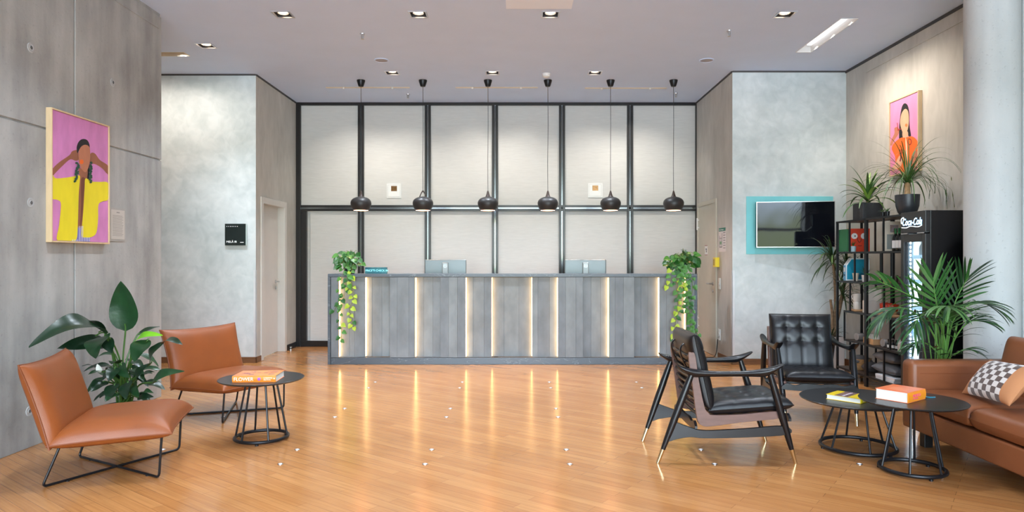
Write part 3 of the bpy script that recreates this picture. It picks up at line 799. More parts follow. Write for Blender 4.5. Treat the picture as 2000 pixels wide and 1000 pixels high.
pothos(683, 'trailing pothos with long lime vines hanging beside the teal sign', [
    ([(672, 512), (668, 532), (662, 560), (664, 590), (662, 620), (666, 645), (664, 668)], 18, .15),
    ([(682, 512), (684, 532), (686, 556), (690, 580), (682, 604), (685, 625), (689, 640)], 20, .85),
    ([(676, 512), (677, 532), (674, 556), (670, 580), (658, 596), (648, 612)], 11, .1),
    ([(684, 512), (683, 532), (676, 550), (680, 566)], 7, .5)], (.19, 0, 60), 3, .5)
pothos(1331, 'dense dark green pothos hanging down the counter end by the beige door', [
    ([(1330, 512), (1326, 532), (1322, 560), (1326, 590), (1322, 620), (1318, 650), (1312, 668)], 26, .4),
    ([(1336, 512), (1340, 532), (1344, 560), (1346, 590), (1348, 620), (1350, 650)], 28, .05),
    ([(1332, 512), (1334, 532), (1336, 556), (1333, 580), (1330, 600), (1322, 625)], 20, .35),
    ([(1322, 512), (1314, 532), (1310, 548), (1304, 560)], 9, .3),
    ([(1340, 512), (1350, 532), (1354, 560), (1350, 600), (1356, 640), (1366, 655)], 18, .0),
    ([(1330, 512), (1330, 532), (1332, 550), (1338, 575)], 12, .2)], (.2, 0, 80), 5, .2)

# ---------------------------------------------------------------- wall boxes on the woven panels
for (px, py, lb) in ((770, 373, 'square white wall box with mirrored opening in the panel nearer the pale door'), (1162.5, 372, 'square white wall box with mirrored opening in the panel nearer the beige door')):
    t = thing('wall_box', lb, 'wall box', ((px - CX) * YB / F, YB - .013, EYE + (CY - py) * YB / F), 0, 'white boxes in the back wall panels')
    q = .11
    MB().box(-q, q, -.008, 0, -q, -q + .016).box(-q, q, -.008, 0, q - .016, q).box(-q, -q + .016, -.008, 0, -q + .016, q - .016).box(q - .016, q, -.008, 0, -q + .016, q - .016).build('frame', M['white'], t, smooth=0)
    MB().box(-.09, -.045, -.006, -.001, -.09, .09).box(.045, .09, -.006, -.001, -.09, .09).box(-.045, .045, -.006, -.001, .075, .09).box(-.045, .045, -.006, -.001, -.09, -.03).box(-.045, .045, -.004, -.001, -.03, -.005).build('cover_plate', M['white'], t, smooth=0)
    MB().box(-.045, .045, -.003, -.001, -.005, .075).build('opening', mat('box_mirror', (150, 110, 70), .12, metal=.9, var=.3, scale=25, stretch=(1, 1, 6)), t, smooth=0)

# ---------------------------------------------------------------- signs and fittings near the doors
t = thing('glass_sign', 'square dark glass sign with white lettering on the pale wall', 'sign', ((460 - CX) * (YL - .03) / F, YL, 1.66), 0)
darkglass = mat('dark_glass', (34, 44, 44), .06, var=.1)
MB().box(-.138, .132, -.03, -.02, -.14, .14).build('glass_plate', darkglass, t, smooth=0, bevel=.001)
MB().box(.1325, .142, -.03, -.02, -.14, .14).build('glass_edge', mat('pale_edge', (205, 225, 225), .15), t, smooth=0)
for (sx_, sz_) in ((-.11, .11), (.11, .11), (-.11, -.11), (.11, -.11)):
    MB().lathe([(.008, 0), (.008, .02)], 12, Matrix.Translation((sx_, 0, sz_)) @ Matrix.Rotation(R(90), 4, 'X')).build('standoff', M['steel'], t)
wl_ = emitter('sign_white', (235, 240, 240), .7)
letters('lettering', 'MELĀ IR', .036, wl_, t, (-.118, -.031, -.105), (R(90), 0, 0), sx=1.05)
letters('small_lettering', '• • • • • • •', .03, wl_, t, (-.118, -.031, .095), (R(90), 0, 0), sx=1.2)
MB().box(.06, .105, -.0312, -.0305, -.104, -.098).build('rule', wl_, t, smooth=0)

t = thing('notice', 'small square notice with dark red edges on the beige door', 'notice', (XNR - .0125, 9.86, 1.47), 0)
MB().box(-.002, 0, -.07, .07, -.07, .07).build('card', M['white'], t, smooth=0)
redm = mat('dark_red', (140, 36, 40), .5); inkm = mat('grey_ink', (90, 88, 92), .6)
MB().box(-.003, -.002, -.07, .07, .062, .07).box(-.003, -.002, -.07, .07, -.07, -.062).build('border', redm, t, smooth=0)
MB().box(-.003, -.002, -.02, .02, .0, .028).box(-.003, -.002, -.02, .005, -.03, -.005).box(-.003, -.002, -.03, -.02, -.03, .02).build('pictogram', inkm, t, smooth=0)

t = thing('evacuation_sign', 'tall printed evacuation plan with green header beside the beige door', 'evacuation plan', (XNR - .001, 9.12, 1.60), 0)
MB().box(-.004, 0, -.15, .15, -.16, .16).build('board', mat('plan_paper', (212, 204, 202), .4, var=.04), t, smooth=0)
grn = mat('plan_green', (32, 112, 92), .5)
MB().box(-.005, -.004, -.15, .15, .115, .16).build('header', grn, t, smooth=0)
mbp = MB()
for k in range(7): mbp.box(-.005, -.004, -.14, -.05, .09 - k * .034, .098 - k * .034)
mbp.box(-.005, -.004, .0, .12, -.1, -.09).box(-.005, -.004, .0, .01, -.1, .09).box(-.005, -.004, .11, .12, -.1, .06).box(-.005, -.004, .0, .12, .02, .026).box(-.005, -.004, .05, .056, -.1, .02)
mbp.build('plan_drawing', inkm, t, smooth=0)
mbp = MB().box(-.0055, -.005, .02, .1, -.06, -.02); mbp.build('route', mat('route_green', (120, 160, 120), .6), t, smooth=0)
letters('lettering', 'Flucht- und Rettungsplan', .02, M['white'], t, (-.0055, .135, .13), (R(90), 0, R(-90)))
t = thing('alarm_box', 'yellow call point box beside the beige door', 'alarm box', (XNR, 9.30, 1.30), 0)
yel = mat('signal_yellow', (236, 212, 40), .4, var=.04)
MB().box(-.055, 0, -.045, .075, -.065, .065).build('housing', yel, t, smooth=0, bevel=.004)
MB().box(-.0565, -.055, .0, .06, -.045, .045).build('label_plate', mat('dull_yellow', (200, 176, 40), .5), t, smooth=0)
mbp = MB()
for k in range(4): mbp.box(-.057, -.0565, .008, .05, .022 - k * .018, .03 - k * .018)
mbp.build('lettering', inkm, t, smooth=0)
for (zz, lb) in ((1.01, 'white switch plate beside the handle of the beige door'), (.32, 'white socket low on the wall beside the beige door')):
    t = thing('wall_socket', lb, 'socket' if zz < .5 else 'switch', (XNR, 9.24, zz), 0)
    MB().box(-.012, 0, -.04, .04, -.075, .075).build('plate', M['white'], t, smooth=0, bevel=.004)
    MB().lathe([(.026, 0), (.026, .006), (.02, .002), (.001, .002)], 20, Matrix.Translation((-.012, 0, .0)) @ Matrix.Rotation(R(-90), 4, 'Y')).build('insert', M['whitepaint'], t)
cb_ = MB().tube(smooth_path([(2.70, 9.9, .012), (2.5, 9.75, .006), (2.45, 9.5, .006), (2.62, 9.28, .006), (2.70, 9.32, .05), (2.722, 9.31, .25)], 8), .005, 6).build('power_cable', M['black'])
tag(cb_, 'black cable lying on the floor in front of the beige door', 'cable')
ds = thing('door_stop', 'small steel door stop on the floor by the pale door', 'door stop', (XNL + .06, 10.03, 0))
MB().lathe([(.018, 0), (.018, .05), (.014, .055), (.001, .056)], 18).build('post', M['steel'], ds)
MB().lathe([(.02, .025), (.02, .038)], 18).build('rubber_ring', M['black'], ds)

# ---------------------------------------------------------------- floor studs
lens = emitter('stud_lens', (235, 240, 255), 1.2)
VIS = {0: (1, 2, 4), 1: (0, 1, 2, 3, 4, 5), 2: (0, 1, 2, 3, 4, 5), 3: (0, 1, 2, 3, 4, 5), 4: (0, 1, 4, 5), 5: (0, 2, 4)}
YS = (4.48, 4.82, 5.81, 6.14, 7.12, 7.45)
CN = ('column under the tan lounge chairs', 'column just inside the tan lounge chairs', 'third column from the concrete wall', 'fourth column from the concrete wall', 'column under the armchair in profile', 'column before the low coffee table')
RN = ('nearest row', 'second row', 'third row', 'fourth row', 'fifth row', 'row closest to the counter')
for c, rows in VIS.items():
    for r in rows:
        t = thing('floor_stud', 'tiny steel floor light, ' + RN[r] + ', ' + CN[c], 'floor light', (-2.51 + .95 * c, YS[r], 0), 0, 'floor lights set in the parquet')
        MB().lathe([(.019, 0), (.019, .003), (.013, .005), (.012, .003)], 20, cap=False).build('ring', M['steel'], t)
        MB().lathe([(.0005, .0045), (.013, .003)], 20, cap=False).build('lens', lens, t)
# ================================================================ paintings and television
def poly_on(fn, pts, m, parent, name, depth, per=5, closed_smooth=True):
    """Flat painted shape: outline in crop pixels mapped to the canvas plane by fn, laid depth in front of it."""
    P = smooth_path([(x, y, 0) for x, y in pts], per, closed=True) if closed_smooth else [Vector((x, y, 0)) for x, y in pts]
    V = [fn(p.x, p.y) for p in P]
    mb = MB()
    mb.add([(v[0] , v[1], v[2]) for v in V], [tuple(range(len(V)))])
    return mb
class Paint:
    def __init__(s, name, label, X, sgn, px0, py0, sc, corners, frame_t):
        s.X, s.sgn = X, sgn
        s.px0, s.py0, s.sc = px0, py0, sc
        s.xf = X + sgn * .038                       # canvas plane
        a = s.raw(*corners[0]); b = s.raw(*corners[1]); c = s.raw(*corners[2]); d = s.raw(*corners[3])
        s.y0, s.y1 = (a[1] + d[1]) / 2, (b[1] + c[1]) / 2
        s.z1, s.z0 = (a[2] + b[2]) / 2, (c[2] + d[2]) / 2
        s.root = thing(name, label, 'painting', (X, (s.y0 + s.y1) / 2, s.z0 - .02))
        s.off = Vector((X, (s.y0 + s.y1) / 2, s.z0 - .02))
        s.n = 0
        ya, yb = sorted((s.y0, s.y1))
        x0, x1 = sorted((0, sgn * .044)); oy = s.off.y; oz = s.off.z
        fw = .012
        mb = MB()
        mb.box(x0, x1, ya - fw - oy, ya - oy, s.z0 - fw - oz, s.z1 + fw - oz).box(x0, x1, yb - oy, yb + fw - oy, s.z0 - fw - oz, s.z1 + fw - oz)
        mb.box(x0, x1, ya - oy, yb - oy, s.z0 - fw - oz, s.z0 - oz).box(x0, x1, ya - oy, yb - oy, s.z1 - oz, s.z1 + fw - oz)
        mb.build('frame', mat('pale_maple', (218, 190, 150), .5, var=.08, scale=6, stretch=(4, 4, 1)), s.root, smooth=0, bevel=.0015)
        x0, x1 = sorted((sgn * .004, sgn * .036))
        s.ya, s.yb = ya, yb
        s.canvas = (x0, x1, ya + .002 - oy, yb - .002 - oy, s.z0 + .002 - oz, s.z1 - .002 - oz)
    def raw(s, x, y):
        px, py = s.px0 + x / s.sc, s.py0 + y / s.sc
        Y = s.xf * F / (px - CX)
        return (s.xf, Y, EYE + (CY - py) * Y / F)
    def fill(s, m):
        return MB().box(*s.canvas).build('canvas', m, s.root, smooth=0)
    def shape(s, name, pts, m, per=5, smooth_outline=True):
        s.n += 1
        P = smooth_path([(x, y, 0) for x, y in pts], per, closed=True) if smooth_outline else [Vector((x, y, 0)) for x, y in pts]
        x = s.sgn * (.0362 + .0003 * s.n)
        V = []
        for p in P:
            _, Y, Z = s.raw(p.x, p.y)
            Y = min(max(Y, s.ya + .003), s.yb - .003); Z = min(max(Z, s.z0 + .003), s.z1 - .003)
            V.append((x, Y - s.off.y, Z - s.off.z))
        mb = MB(); mb.add(V, [tuple(range(len(V)))])
        return mb.build(name, m, s.root, smooth=0)
def paint(name, rgb, v=.08): return mat(name, rgb, .6, var=v, scale=5, stretch=(1, 2, .8))
A = Paint('painting', 'large painting of a figure in a yellow jacket on pink', XL, 1, 80, 200, 3.335, ((78, 52), (445, 158), (433, 909), (66, 905)), .012)
A.fill(paint('pink_ground', (206, 130, 186), .12))
skin = paint('brown_skin', (150, 92, 66), .14); black = paint('black_hair', (26, 22, 26), .1); yl = paint('yellow_jacket', (232, 214, 32), .06)
A.shape('raised_arm', [(72, 482), (74, 438), (120, 390), (185, 345), (205, 318), (240, 312), (245, 350), (245, 375), (225, 380), (190, 372), (140, 415), (100, 455)], skin)
A.shape('raised_arm', [(318, 350), (330, 328), (355, 335), (385, 375), (440, 415), (440, 470), (400, 430), (360, 405), (335, 398), (318, 390)], skin)
A.shape('hair', [(240, 330), (233, 300), (240, 268), (256, 246), (278, 238), (302, 246), (316, 272), (319, 310), (318, 360), (312, 490), (296, 488), (290, 420), (262, 300)], black)
A.shape('trousers', [(234, 798), (270, 798), (268, 850), (290, 872), (322, 868), (320, 907), (195, 907), (230, 890)], mat('striped_cloth', (120, 116, 190), .7, var=.0), smooth_outline=False)
st = MB()
for k in range(11):
    x = 202 + k * 11
    q = [A.raw(x, 905 if x < 320 else 900), A.raw(x + 4, 905), A.raw(x + 4, 878 if x > 270 else (805 if x > 236 else 893)), A.raw(x, 878 if x > 270 else (805 if x > 236 else 893))]
    st.add([(.0405, v[1] - A.off.y, v[2] - A.off.z) for v in q], [(0, 1, 2, 3)])
st.build('trouser_stripes', paint('stripe_white', (226, 224, 232)), A.root, smooth=0)
A.shape('chest', [(248, 425), (275, 440), (303, 440), (302, 490), (290, 560), (278, 700), (270, 802), (238, 802), (242, 650), (248, 540), (250, 480)], skin)
A.shape('chest_shade', [(262, 500), (290, 500), (282, 560), (272, 700), (262, 800), (256, 800), (262, 650)], paint('shade_skin', (112, 62, 44), .1))
A.shape('jacket', [(72, 470), (95, 494), (160, 490), (215, 482), (252, 477), (252, 520), (246, 600), (240, 800), (232, 890), (200, 902), (106, 902), (118, 800), (130, 665), (108, 635), (68, 624), (70, 560)], yl, per=4)
A.shape('jacket', [(290, 495), (330, 515), (380, 518), (440, 527), (440, 628), (400, 645), (374, 668), (372, 760), (360, 850), (325, 878), (285, 880), (264, 862), (276, 700), (284, 560)], yl, per=4)
A.shape('face', [(248, 312), (264, 286), (290, 276), (314, 290), (320, 330), (318, 380), (310, 420), (292, 454), (270, 442), (250, 400), (244, 352)], paint('face_skin', (184, 118, 88), .12))
A.shape('cheek', [(264 + 13 * math.cos(k * .7), 387 + 15 * math.sin(k * .7)) for k in range(9)], paint('cheek_orange', (232, 104, 32)))
er = MB()
for (x0, y0, x1, y1, n) in ((236, 392, 216, 520, 22), (322, 392, 320, 530, 20)):
    for k in range(n):
        q = k / n; x = x0 + (x1 - x0) * q ** 2 + rng.uniform(-10, 10) * (1 - .5 * q); y = y0 + (y1 - y0) * q + rng.uniform(-4, 4); r = rng.uniform(6, 9)
        V = [A.raw(x + r * math.cos(a * .9), y + r * math.sin(a * .9)) for a in range(7)]
        er.add([(.0415 + .0001 * k, v[1] - A.off.y, v[2] - A.off.z) for v in V], [tuple(range(7))])
er.build('earrings', paint('earring_green', (30, 74, 52), .2), A.root, smooth=0)
pc = thing('wall_sign', 'small printed placard beside the yellow jacket painting', 'placard', (XL, 5.94, 1.50))
MB().box(0, .006, -.115, .115, 0, .29).build('holder', mat('placard_frame', (164, 160, 154), .3), pc, smooth=0)
MB().box(.006, .008, -.1, .1, .018, .272).build('sheet', mat('placard_paper', (196, 190, 182), .6, var=.02), pc, smooth=0)
mbp = MB().box(.008, .0085, -.02, .025, .245, .255)
for k in range(16): mbp.box(.008, .0085, -.08, .08 - .02 * rng.random(), .22 - k * .0115, .224 - k * .0115)
mbp.build('print', mat('faint_print', (150, 146, 140), .7), pc, smooth=0)

B = Paint('painting', 'painting of a figure in an orange blouse on pink, hung above the plants', XR, -1, 1640, 140, 3.125, ((303, 194), (474, 124), (482, 590), (312, 638)), .012)
B.fill(paint('pink_canvas', (232, 142, 186), .06))
sk2 = paint('light_skin', (232, 176, 142), .08); orr = paint('orange_blouse', (240, 110, 28), .06); redp = paint('red_line', (170, 40, 36))
B.shape('hair', [(364, 418), (362, 350), (366, 290), (376, 225), (388, 198), (402, 194), (416, 210), (424, 255), (426, 330), (434, 392), (415, 385), (400, 300), (385, 400)], black)
B.shape('raised_arm', [(308, 445), (318, 410), (334, 375), (334, 345), (352, 338), (362, 358), (356, 385), (332, 420), (318, 450)], paint('arm_skin', (196, 122, 92), .08))
B.shape('lower_arm', [(452, 495), (476, 470), (472, 560), (448, 592), (440, 560)], paint('arm_tan', (186, 112, 80), .08))
B.shape('neck', [(386, 360), (414, 365), (416, 398), (400, 414), (384, 398)], sk2)
B.shape('blouse', [(318, 470), (328, 440), (370, 405), (400, 402), (440, 395), (472, 420), (482, 470), (456, 492), (440, 540), (438, 600), (375, 612), (344, 580), (338, 520), (326, 492)], orr)
B.shape('blouse_edge', [(402, 400), (410, 440), (412, 520), (411, 604), (404, 606), (405, 520), (402, 440)], paint('cream', (240, 222, 190)))
B.shape('face', [(369, 300), (378, 255), (400, 227), (418, 245), (423, 300), (416, 350), (400, 379), (385, 371), (372, 332)], sk2)
B.shape('cheek', [(407 + 8 * math.cos(k * .7), 327 + 10 * math.sin(k * .7)) for k in range(9)], paint('cheek_coral', (240, 130, 70)))
B.shape('hand', [(340, 560), (352, 535), (366, 512), (380, 520), (384, 545), (372, 580), (350, 592), (326, 610), (318, 590)], sk2)
rg_ = [(427 + 13 * math.cos(k * .42), 428 + 20 * math.sin(k * .42)) for k in range(15)]
B.shape('necklace', rg_, redp); B.shape('necklace_centre', [(427 + 9 * math.cos(k * .42), 428 + 14 * math.sin(k * .42)) for k in range(15)], orr)
B.shape('pencil', [(350, 312), (354, 312), (358, 352), (376, 346), (377, 351), (355, 362)], redp, smooth_outline=False)
B.shape('scissors', [(366, 475), (370, 474), (374, 510), (376, 472), (379, 473), (378, 530), (372, 550), (366, 545), (371, 525)], paint('dark_red_line', (120, 30, 40)), smooth_outline=False)

cy = MB().box(2.905, 4.01, YR - .012, YR, 1.405, 2.142).build('wall_board', mat('cyan_board', (128, 212, 218), .5, var=.03), smooth=0, bevel=.002)
tag(cy, 'flat cyan board on the wall behind the television', 'wall board')
tv = thing('television', 'black wall mounted television with glossy reflecting screen', 'television', (3.44, 8.47, 1.774), R(-10))
m, nt, b = base_mat('tv_glass')
b.inputs['Base Color'].default_value = (0.004, 0.005, 0.008, 1); b.inputs['Roughness'].default_value = .03; b.inputs['Specular IOR Level'].default_value = .2
b.inputs['IOR'].default_value = 1.5
nz = nt.nodes.new('ShaderNodeTexNoise'); nz.inputs['Scale'].default_value = 3.0; nz.inputs['Detail'].default_value = 1
tcc = nt.nodes.new('ShaderNodeTexCoord'); nt.links.new(tcc.outputs['Object'], nz.inputs['Vector'])
bpp = nt.nodes.new('ShaderNodeBump'); bpp.inputs['Strength'].default_value = .03; bpp.inputs['Distance'].default_value = .02
nt.links.new(nz.outputs['Fac'], bpp.inputs['Height']); nt.links.new(bpp.outputs['Normal'], b.inputs['Normal'])
MB().box(-.463, .463, .0, .05, -.285, .285).build('housing', mat('tv_housing', (60, 62, 64), .4, metal=.3), tv, smooth=0, bevel=.004)
MB().box(-.463, .463, -.006, 0, -.285, -.277).box(-.463, .463, -.006, 0, .277, .285).box(-.463, -.455, -.006, 0, -.277, .277).box(.455, .463, -.006, 0, -.277, .277).build('bezel', M['steel'], tv, smooth=0)
MB().box(-.455, .455, -.004, -.001, -.277, .277).build('screen', m, tv, smooth=0)
MB().box(-.08, .08, .05, .17, -.06, .06).build('wall_bracket', M['black'], tv, smooth=0)

# ================================================================ lounge chairs
tan = mat('cognac_leather', (140, 73, 29), .4, var=.07, scale=5, bump=.12, bscale=260)
seamm = mat('leather_piping', (128, 66, 30), .5)
rod = mat('black_rod', (30, 30, 33), .35, metal=.4, var=.05)
def lounge(label, loc, rz, zs=1.0):
    t = thing('lounge_chair', label, 'lounge chair', loc, rz, 'cognac lounge chairs')
    MS = Matrix.Translation((.04, 0, .268)) @ Matrix.Rotation(R(-2.5), 4, 'Y')
    mb = MB(); e = mb.pillow(.64, .74, .115, .05, MS, a=5, e=.42, ear=.035, pinch=.03, n=30)
    s_ = mb.build('seat', tan, t, smooth=70)
    MB().tube(e, .0055, 6, closed=True).build('piping', seamm, s_)
    MBk = Matrix.Translation((-.352, 0, .485)) @ Matrix.Rotation(R(73), 4, 'Y') @ Matrix.Rotation(R(180), 4, 'Z')
    mb = MB(); e = mb.pillow(.50, .74, .085, .06, MBk, a=5, e=.42, ear=.045, pinch=.03, n=30)
    s_ = mb.build('backrest', tan, t, smooth=70)
    MB().tube(e, .0055, 6, closed=True).build('piping', seamm, s_)
    fx, rx, wy = .29, -.33, .325
    fr_ = MB()
    r_ = .0075
    for sy in (1, -1):
        fr_.tube(fillet([(rx + .09, sy * (wy - .03), .255), (rx - .0, sy * wy, r_), (fx, -sy * wy, r_ + (.0 if sy > 0 else .0)), (fx + .015, -sy * (wy - .01), .29)], .03, 6), r_, 10)
    fr_.tube([(rx + .09, wy - .03, .255), (fx + .015, wy - .01, .29)], r_, 8).tube([(rx + .09, -wy + .03, .255), (fx + .015, -wy + .01, .29)], r_, 8)
    fr_.build('wire_frame', rod, t)
    for sx_ in (rx + .1, fx - .08):
        for sy in (1, -1):
            MB().lathe([(.012, 0), (.012, .006)], 12).build('glide', M['black'], t, loc=(sx_, sy * (wy - .1 if sx_ < 0 else wy - .08), 0))
    return t
LC1 = lounge('tan leather lounge chair in the foreground in front of the leafy plant', (-2.575, 4.42, 0), R(16.5))
LC2 = lounge('tan leather lounge chair behind the coffee table with the flower book', (-2.52, 6.0, 0), R(-28))

# ================================================================ round tables
tblk = mat('table_black', (34, 34, 36), .32, var=.06, scale=12)
def round_table(label, loc, rt, rb, h, rz, group=None):
    t = thing('coffee_table', label, 'coffee table', loc, rz, group)
    MB().lathe([(.001, h - .016), (rt - .02, h - .016), (rt - .004, h - .008), (rt, h - .003), (rt - .003, h), (.001, h)], 72, cap=False).build('tabletop', tblk, t)
    MB().ring((0, 0, .022), rb, .0125, 64, 10).build('base_ring', rod, t)
    for k in range(6):
        a = 2 * math.pi * k / 6
        MB().tube([(rb * math.cos(a), rb * math.sin(a), .024), (rb * .57 * math.cos(a), rb * .57 * math.sin(a), h - .017)], .0075, 8).build('rod', rod, t)
    MB().lathe([(rb * .62, h - .022), (rb * .62, h - .016)], 40).build('mounting_plate', rod, t)
    for k in range(3):
        a = 2 * math.pi * (k + .3) / 3
        MB().lathe([(.012, 0), (.012, .012)], 12).build('glide', M['black'], t, loc=(rb * math.cos(a), rb * math.sin(a), 0))
    return t
TA = round_table('round black coffee table between the lounge chairs, holding the flower book', (-1.917, 5.1, 0), .306, .188, .46, R(5))
TB = round_table('taller round black coffee table beside the sofa, holding the thick orange book', (2.50, 4.33, 0), .31, .187, .455, R(-4))
TC = round_table('wide low round black coffee table holding the yellow book', (2.41, 4.845, 0), .385, .245, .361, R(22))

# ================================================================ books on the tables
page = mat('page_white', (236, 234, 228), .8, var=.03, scale=40, stretch=(1, 1, 30))
def book(label, loc, rz, lx_, ly_, h, cover, spine, spine_side='x'):
    """Hardback lying flat, spine on the -y side (local)."""
    t = thing('book', label, 'book', loc, rz)
    c = .003
    MB().box(-lx_ / 2, lx_ / 2, -ly_ / 2, ly_ / 2, h - c, h).box(-lx_ / 2, lx_ / 2, -ly_ / 2, ly_ / 2, 0, c).build('cover', cover, t, smooth=0, bevel=.001)
    MB().prism([(-ly_ / 2, c), (-ly_ / 2 - .004, h * .3), (-ly_ / 2 - .004, h * .7), (-ly_ / 2, h - c), (-ly_ / 2 + .003, h - c), (-ly_ / 2 + .003, c)], -lx_ / 2, lx_ / 2, 'x').build('spine', spine, t, smooth=30)
    MB().box(-lx_ / 2 + .005, lx_ / 2 - .005, -ly_ / 2 + .003, ly_ / 2 - .005, c, h - c).build('pages', page, t, smooth=0)
    return t
og = mat('book_orange', (240, 140, 40), .35, var=.05)
ogt = mat('book_top_orange', (236, 120, 60), .3, rgb2=(240, 160, 90), scale=9)
h1 = .048
bk1 = book('thick orange book with white FLOWER spine lettering', (-1.905, 5.02, .4605), R(4), .305, .235, h1, ogt, og)
wht = mat('print_white', (250, 246, 236), .5)
letters('title', 'FLOWER', .036, wht, bk1, (-.142, -.1225, .0125), (R(90), 0, 0), sx=.98)
letters('small_print', 'CARNIVAL\nFESTIVAL', .013, wht, bk1, (.068, -.1225, .027), (R(90), 0, 0))
MB().lathe([(.012, 0), (.008, .0012)], 10, Matrix.Translation((.036, -.1215, .024)) @ Matrix.Rotation(R(90), 4, 'X')).build('flower_print', mat('print_violet', (170, 90, 190), .5), bk1)
MB().lathe([(.005, 0), (.003, .0012)], 10, Matrix.Translation((.142, -.1215, .026)) @ Matrix.Rotation(R(90), 4, 'X')).build('emblem', wht, bk1)
mbp = MB()
for k in range(26):
    x = rng.uniform(-.13, .11); y = rng.uniform(-.08, .07); w_ = rng.uniform(.012, .045)
    if -.01 < x < .03: continue
    mbp.box(x, x + w_, y, y + rng.uniform(.006, .016), h1, h1 + .0004)
mbp.build('cover_print', mat('print_slate', (120, 96, 116), .5), bk1, smooth=0)
bk2 = book('thick orange hardback with pink spine lettering and blue ribbon', (2.44, 4.36, .4555), R(36), .235, .20, .066, mat('book_coral', (240, 112, 58), .3, rgb2=(244, 142, 92), scale=7), mat('spine_orange', (246, 150, 36), .35, var=.03))
pk = mat('print_pink', (232, 62, 140), .5)
letters('title', 'MEXICO', .026, pk, bk2, (-.06, -.1045, .03), (R(90), 0, 0), sx=1.05)
letters('small_print', 'THE COOKBOOK', .0085, pk, bk2, (-.06, -.1045, .018), (R(90), 0, 0))
mbp = MB()
for k in range(4): mbp.box(-.08 + k * .03, -.07 + k * .03, -.06, .05, .066, .0664)
mbp.build('cover_print', mat('print_pale', (246, 170, 130), .4), bk2, smooth=0)
MB().tube(smooth_path([(.115, -.06, .05), (.14, -.065, .03), (.175, -.085, .004), (.21, -.12, .004)], 6), .0022, 6, sx=2.0).build('ribbon', mat('ribbon_blue', (60, 176, 206), .5), bk2)
bk3 = book('yellow picture book with dark banner on the low table', (2.32, 4.79, .3615), R(42), .19, .235, .034, mat('book_yellow', (232, 200, 24), .3, var=.04), mat('spine_yellow', (226, 206, 30), .35))
MB().box(-.095, .095, -.03, .06, .034, .0344).build('cover_banner', mat('banner', (112, 80, 76), .5, var=.3, scale=18), bk3, smooth=0)
letters('title', 'MAYA MEXIKO', .026, mat('print_lilac', (222, 212, 226), .5), bk3, (-.08, .0, .0346), (0, 0, 0), sx=.9)
MB().box(-.06, .07, -.1225, -.1215, .008, .026).build('spine_print', mat('spine_grey', (186, 186, 160), .5, var=.3, scale=60), bk3, smooth=0)

